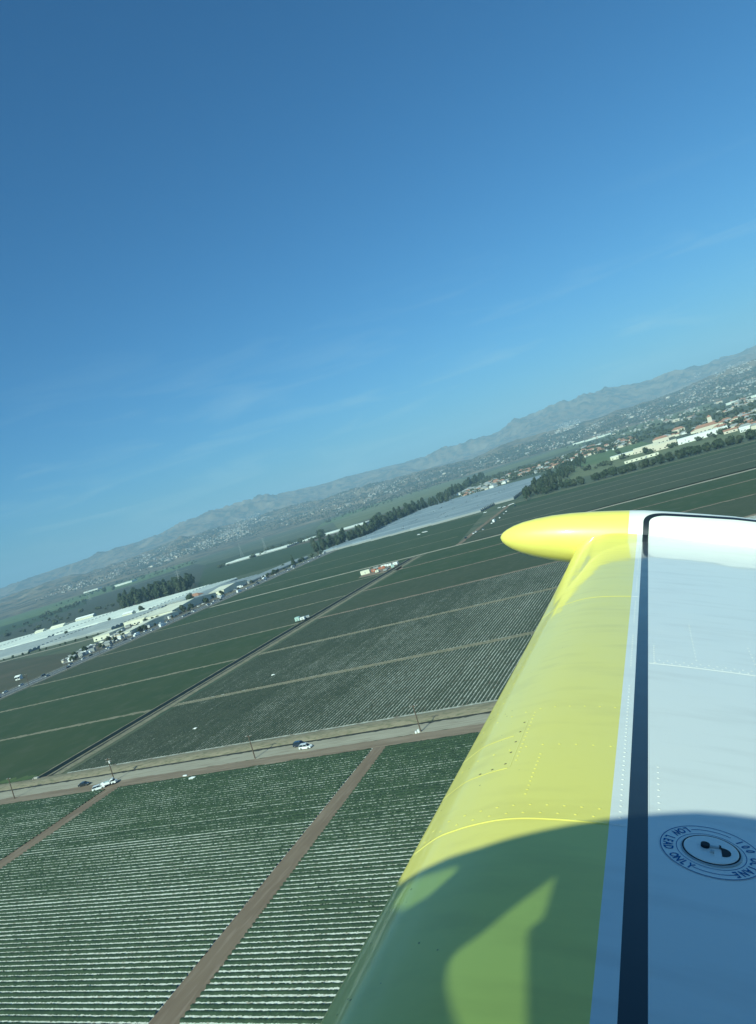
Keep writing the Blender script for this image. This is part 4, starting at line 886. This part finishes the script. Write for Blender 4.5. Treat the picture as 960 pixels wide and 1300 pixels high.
# fuel placard and cap
PB=mat('placard_blue',(.035,.13,.34),rough=.5); CS,CC=1.487,.148
def ring(name,r1,r2,up,m,parent=WG,a0=0,a1=2*math.pi,n=72):
    V=[];Fq=[]
    for i in range(n+1):
        t=a0+(a1-a0)*i/n
        for r in (r1,r2): V.append(on(CS+r*math.cos(t),CC+r*math.sin(t),up))
        if i: b=2*i-2; Fq.append((b,b+1,b+3,b+2))
    return pl(name,V,Fq,m,parent=parent)
PL=ring('fuel_placard',.053,.0915,.0006,WHT)
ring('outer_ring',.0888,.0905,.0011,PB,PL); ring('inner_ring',.0605,.0617,.0011,PB,PL)
# text up is aft (+c), text right is inboard (-s); arcs sit at the outboard and inboard sides
ring('arc',.0752,.0768,.0011,PB,PL,math.radians(-24),math.radians(32),24); ring('arc',.0752,.0768,.0011,PB,PL,math.radians(150),math.radians(208),24)
def letters(txt,a_start,a_end,outward,size=.0245):
    V=[];Fq=[]
    for i,ch in enumerate(txt):
        if ch==' ': continue
        a=a_start+(a_end-a_start)*i/(len(txt)-1)         # angle in (x right=-s, y up=+c) frame
        cu_=bpy.data.curves.new('t','FONT'); cu_.body=ch; cu_.size=size; cu_.align_x='CENTER'; cu_.resolution_u=2; cu_.offset=.0006
        ob=bpy.data.objects.new('t',cu_); col.objects.link(ob); dg=bpy.context.evaluated_depsgraph_get(); mm=bpy.data.meshes.new_from_object(ob.evaluated_get(dg))
        rad=.0672 if outward else .0842; rot=a-math.pi/2 if outward else a+math.pi/2
        b=len(V)
        for v in mm.vertices:
            x,y=v.co.x*.72,v.co.y; X=rad*math.cos(a)+x*math.cos(rot)-y*math.sin(rot); Y=rad*math.sin(a)+x*math.sin(rot)+y*math.cos(rot)
            V.append(on(CS-X,CC+Y,.0012))
        for p in mm.polygons: Fq.append([b+q for q in p.vertices])
        bpy.data.objects.remove(ob); bpy.data.curves.remove(cu_); bpy.data.meshes.remove(mm)
    return pl('lettering',V,Fq,PB,parent=PL)
D=math.radians
letters('100 OCTANE',D(134),D(30),True)
letters('LOW LEAD ONLY',D(211),D(329),False)
# cap: recessed dish rim, lid, latch
def disc(name,prof,m,parent):
    V=[];Fq=[]; n=56
    for r,z in prof:
        for i in range(n): t=2*math.pi*i/n; V.append(on(CS,CC,z)[0:1]+(0,0)) if False else V.append((CS+r*math.cos(t),CC+r*math.sin(t),top(CC)+z))
    for i in range(len(prof)-1):
        for j in range(n): Fq.append((i*n+j,i*n+(j+1)%n,(i+1)*n+(j+1)%n,(i+1)*n+j))
    Fq.append(tuple((len(prof)-1)*n+j for j in range(n))); return pl(name,V,Fq,m,parent=parent)
CAPM=mat('cap_metal',(.42,.47,.50),rough=.35,spec=.5); CAPD=mat('cap_gap',(.02,.03,.04),rough=.6)
cap=disc('fuel_cap',[(.0535,.0008),(.0532,.0030),(.0500,.0034),(.0495,.0016)],CAPM,WG)
disc('cap_gap',[(.0512,.0038),(.0498,.0040),(.0495,.0038)],CAPD,cap)
disc('lid',[(.0485,.0016),(.0480,.0044),(.0462,.0052)],WHT,cap)
z0=top(CC)
def boxp(name,s0,s1,c0,c1,n0,n1,m,parent,rot=0):
    v=[]; cs,cc=(s0+s1)/2,(c0+c1)/2
    for z in (n0,n1):
        for (a,b) in ((s0,c0),(s1,c0),(s1,c1),(s0,c1)):
            x,y=a-cs,b-cc; v.append((cs+x*math.cos(rot)-y*math.sin(rot),cc+x*math.sin(rot)+y*math.cos(rot),z))
    return pl(name,v,[(0,3,2,1),(4,5,6,7),(0,1,5,4),(1,2,6,5),(2,3,7,6),(3,0,4,7)],m,parent=parent)
def halfdisc(name,cs,cc,r,a0,a1,n0,n1,m,parent):
    V=[];n=16
    for z in (n0,n1):
        for i in range(n): t=a0+(a1-a0)*i/(n-1); V.append((cs+r*math.cos(t),cc+r*math.sin(t),z))
    return pl(name,V,[tuple(range(n)),tuple(range(2*n-1,n-1,-1))]+[(i,(i+1)%n,n+(i+1)%n,n+i) for i in range(n)],m,parent=parent)
halfdisc('latch_knob',CS+.006,CC-.010,.008,0,6.0,z0+.0053,z0+.011,CAPD,cap)
boxp('latch_arm',CS+.004,CS+.008,CC-.008,CC+.017,z0+.0053,z0+.009,CAPM,cap)
boxp('latch_hook',CS+.004,CS+.012,CC+.014,CC+.018,z0+.0053,z0+.009,CAPD,cap)
halfdisc('latch_recess',CS-.006,CC+.019,.015,D(-5),D(185),z0+.0053,z0+.0062,CAPD,cap)
boxp('latch_pin',CS-.016,CS-.010,CC-.002,CC+.004,z0+.0053,z0+.010,CAPM,cap)
# ------------------------------------------------------------------ cabin shell (unseen; shades the wing root, roof outline cut to that shadow)
def roofn(s): return max(.165,.215-.12*((s+.42)/.42)**2) if s>-.42 else .215-.30*((s+.42)/.75)**2
def back(s,c,n=None):                          # wing point -> roof surface along the sun ray
    n=top(c); lo,hi=.3,3.5                     # height of the ray over the roof grows with t
    for _ in range(50):
        t=(lo+hi)/2
        if n+SUNP[2]*t<roofn(s+SUNP[0]*t): lo=t
        else: hi=t
    return (s+SUNP[0]*t,c+SUNP[1]*t)
def Wp(px,py,nn=-.8):
    d=np.array([px-480.,640.-py,962.]); p=np.array([s_@d,c_@d,n_@d]); t=nn/p[2]; return (p[0]*t,p[1]*t)
def Wq(px,py):                                   # on the curved skin
    n=-.8
    for _ in range(25): s,c=Wp(px,py,n); n=.5*n+.5*top(c)
    return (s,c)
edge=[Wq(*p) for p in [(502,1131),(510,1125),(535,1110),(560,1098),(600,1085),(640,1072),(680,1062),(720,1054),(760,1048),(790,1044),(820,1041),(850,1039),(880,1038),(920,1041),(960,1046)]]
e3=[back(*p) for p in edge]; e3=[(e3[0][0]-.05,e3[0][1]-.55),(e3[0][0]+.02,e3[0][1]-.12)]+e3+[(e3[-1][0]+.03,e3[-1][1]+.25),(e3[-1][0]-.02,e3[-1][1]+.9)]
hole1=[back(*Wq(*p)) for p in [(705,1113),(655,1150),(610,1187),(575,1212),(557,1236),(553,1262),(560,1300),(575,1340),(620,1352),(668,1330),(668,1230),(669,1183),(682,1180),(691,1160)]]  # lit wing patches traced sunward, openings added to let that light through
hole2=[back(*Wq(*p)) for p in [(514,1124),(540,1112),(577,1101),(583,1105),(560,1125),(536,1147),(505,1166),(490,1160)]]
def roofplate():  # unseen plate, edge and holes shaped for the wing's shade and lit patches
    bm=bmesh.new(); outer=e3+[(-1.30,e3[-1][1]),(-1.30,e3[0][1]-.35),(e3[0][0]-.1,e3[0][1]-.35)]
    es=[]
    for loop in (outer,hole1,hole2):
        vs_=[bm.verts.new((p[0],p[1],0)) for p in loop]
        es+=[bm.edges.new((vs_[i],vs_[(i+1)%len(vs_)])) for i in range(len(vs_))]
    bmesh.ops.triangle_fill(bm,edges=es,use_beauty=True)
    bmesh.ops.subdivide_edges(bm,edges=[e for e in bm.edges if e.calc_length()>.25],cuts=3)
    bmesh.ops.triangulate(bm,faces=bm.faces)
    for v in bm.verts: v.co.z=roofn(v.co.x)
    r=bmesh.ops.extrude_face_region(bm,geom=bm.faces[:]); 
    for v in [g for g in r['geom'] if isinstance(g,bmesh.types.BMVert)]: v.co.z+=.018
    bmesh.ops.recalc_face_normals(bm,faces=bm.faces)
    for v in bm.verts: v.co-=Vector(BASE)
    me=bpy.data.meshes.new('cabin_shade_roof'); bm.to_mesh(me); bm.free(); return link('cabin_shade_roof',me,[WHT],air)
RF=roofplate()
for hl in (hole1,hole2): pl('patch_light_pane',[(p[0],p[1],roofn(p[0])+.008) for p in hl],[tuple(range(len(hl)))],PATCHM,parent=RF)  # unseen filters added in the holes to dim and colour the patch light
# lower cabin side under the window sill, floor and left side
def shell(name,prof,cs_,m,inset=0.,th=True):
    V=[];Fq=[]
    for c in cs_:
        k=(1-.12*max(0,-c-.5)-.12*max(0,c-1.0))*(1-inset)
        for (s,n) in prof: V.append((-.5+(s+.5)*k,c,n*(1-inset*.5)))
    for i in range(len(cs_)-1):
        for j in range(len(prof)-1): a=i*len(prof)+j; Fq.append((a,a+1,a+1+len(prof),a+len(prof)))
    return pl(name,V,Fq,[m],smooth=True)
low=[(.31,-.60),(.33,-.75),(.33,-.95),(.25,-1.15),(-.2,-1.25),(-.9,-1.25),(-1.25,-1.1),(-1.33,-.8),(-1.33,-.4),(-1.30,-.12)]
fo=shell('fuselage',low,[-1.0,-.5,0,.5,1.0,1.6,2.4],WHT); shell('cabin_lining',low,[-.98,-.5,0,.5,1.0,1.6,2.3],CAB,.035)
shell('fuselage_side',[(.31,-.598),(.31,-.3),(.22,-.05),(.08,.085)],[.22,.6,1.0,1.6,2.4],WHT); shell('cabin_lining',[(.31,-.598),(.31,-.3),(.22,-.05),(.08,.085)],[.24,.6,1.0,1.6,2.3],CAB,.035)
shell('engine_cowling',[(.20,-1.1),(.28,-.8),(.22,-.62),(0,-.52),(-.5,-.48),(-1.0,-.52),(-1.22,-.62),(-1.28,-.8),(-1.2,-1.1)],[-2.3,-2.0,-1.6,-1.3,-1.05],WHT)
# ------------------------------------------------------------------ haze
hb=MB(); q=18300; hb.box(-q,q,-q,q,-1.2,900); hz=hb.build('haze',[],kind='stuff')
hm=bpy.data.materials.new('haze_air'); hm.use_nodes=True; n=hm.node_tree.nodes; n.remove(n['Principled BSDF']); v=n.new('ShaderNodeVolumePrincipled')
v.inputs['Color'].default_value=(.50,.74,1.0,1); v.inputs['Density'].default_value=HAZE; v.inputs['Anisotropy'].default_value=-.2
hm.node_tree.links.new(v.outputs[0],n['Material Output'].inputs['Volume']); hz.data.materials.append(hm); hz['label']='thin blue air haze filling the whole valley'; hz['category']='haze'
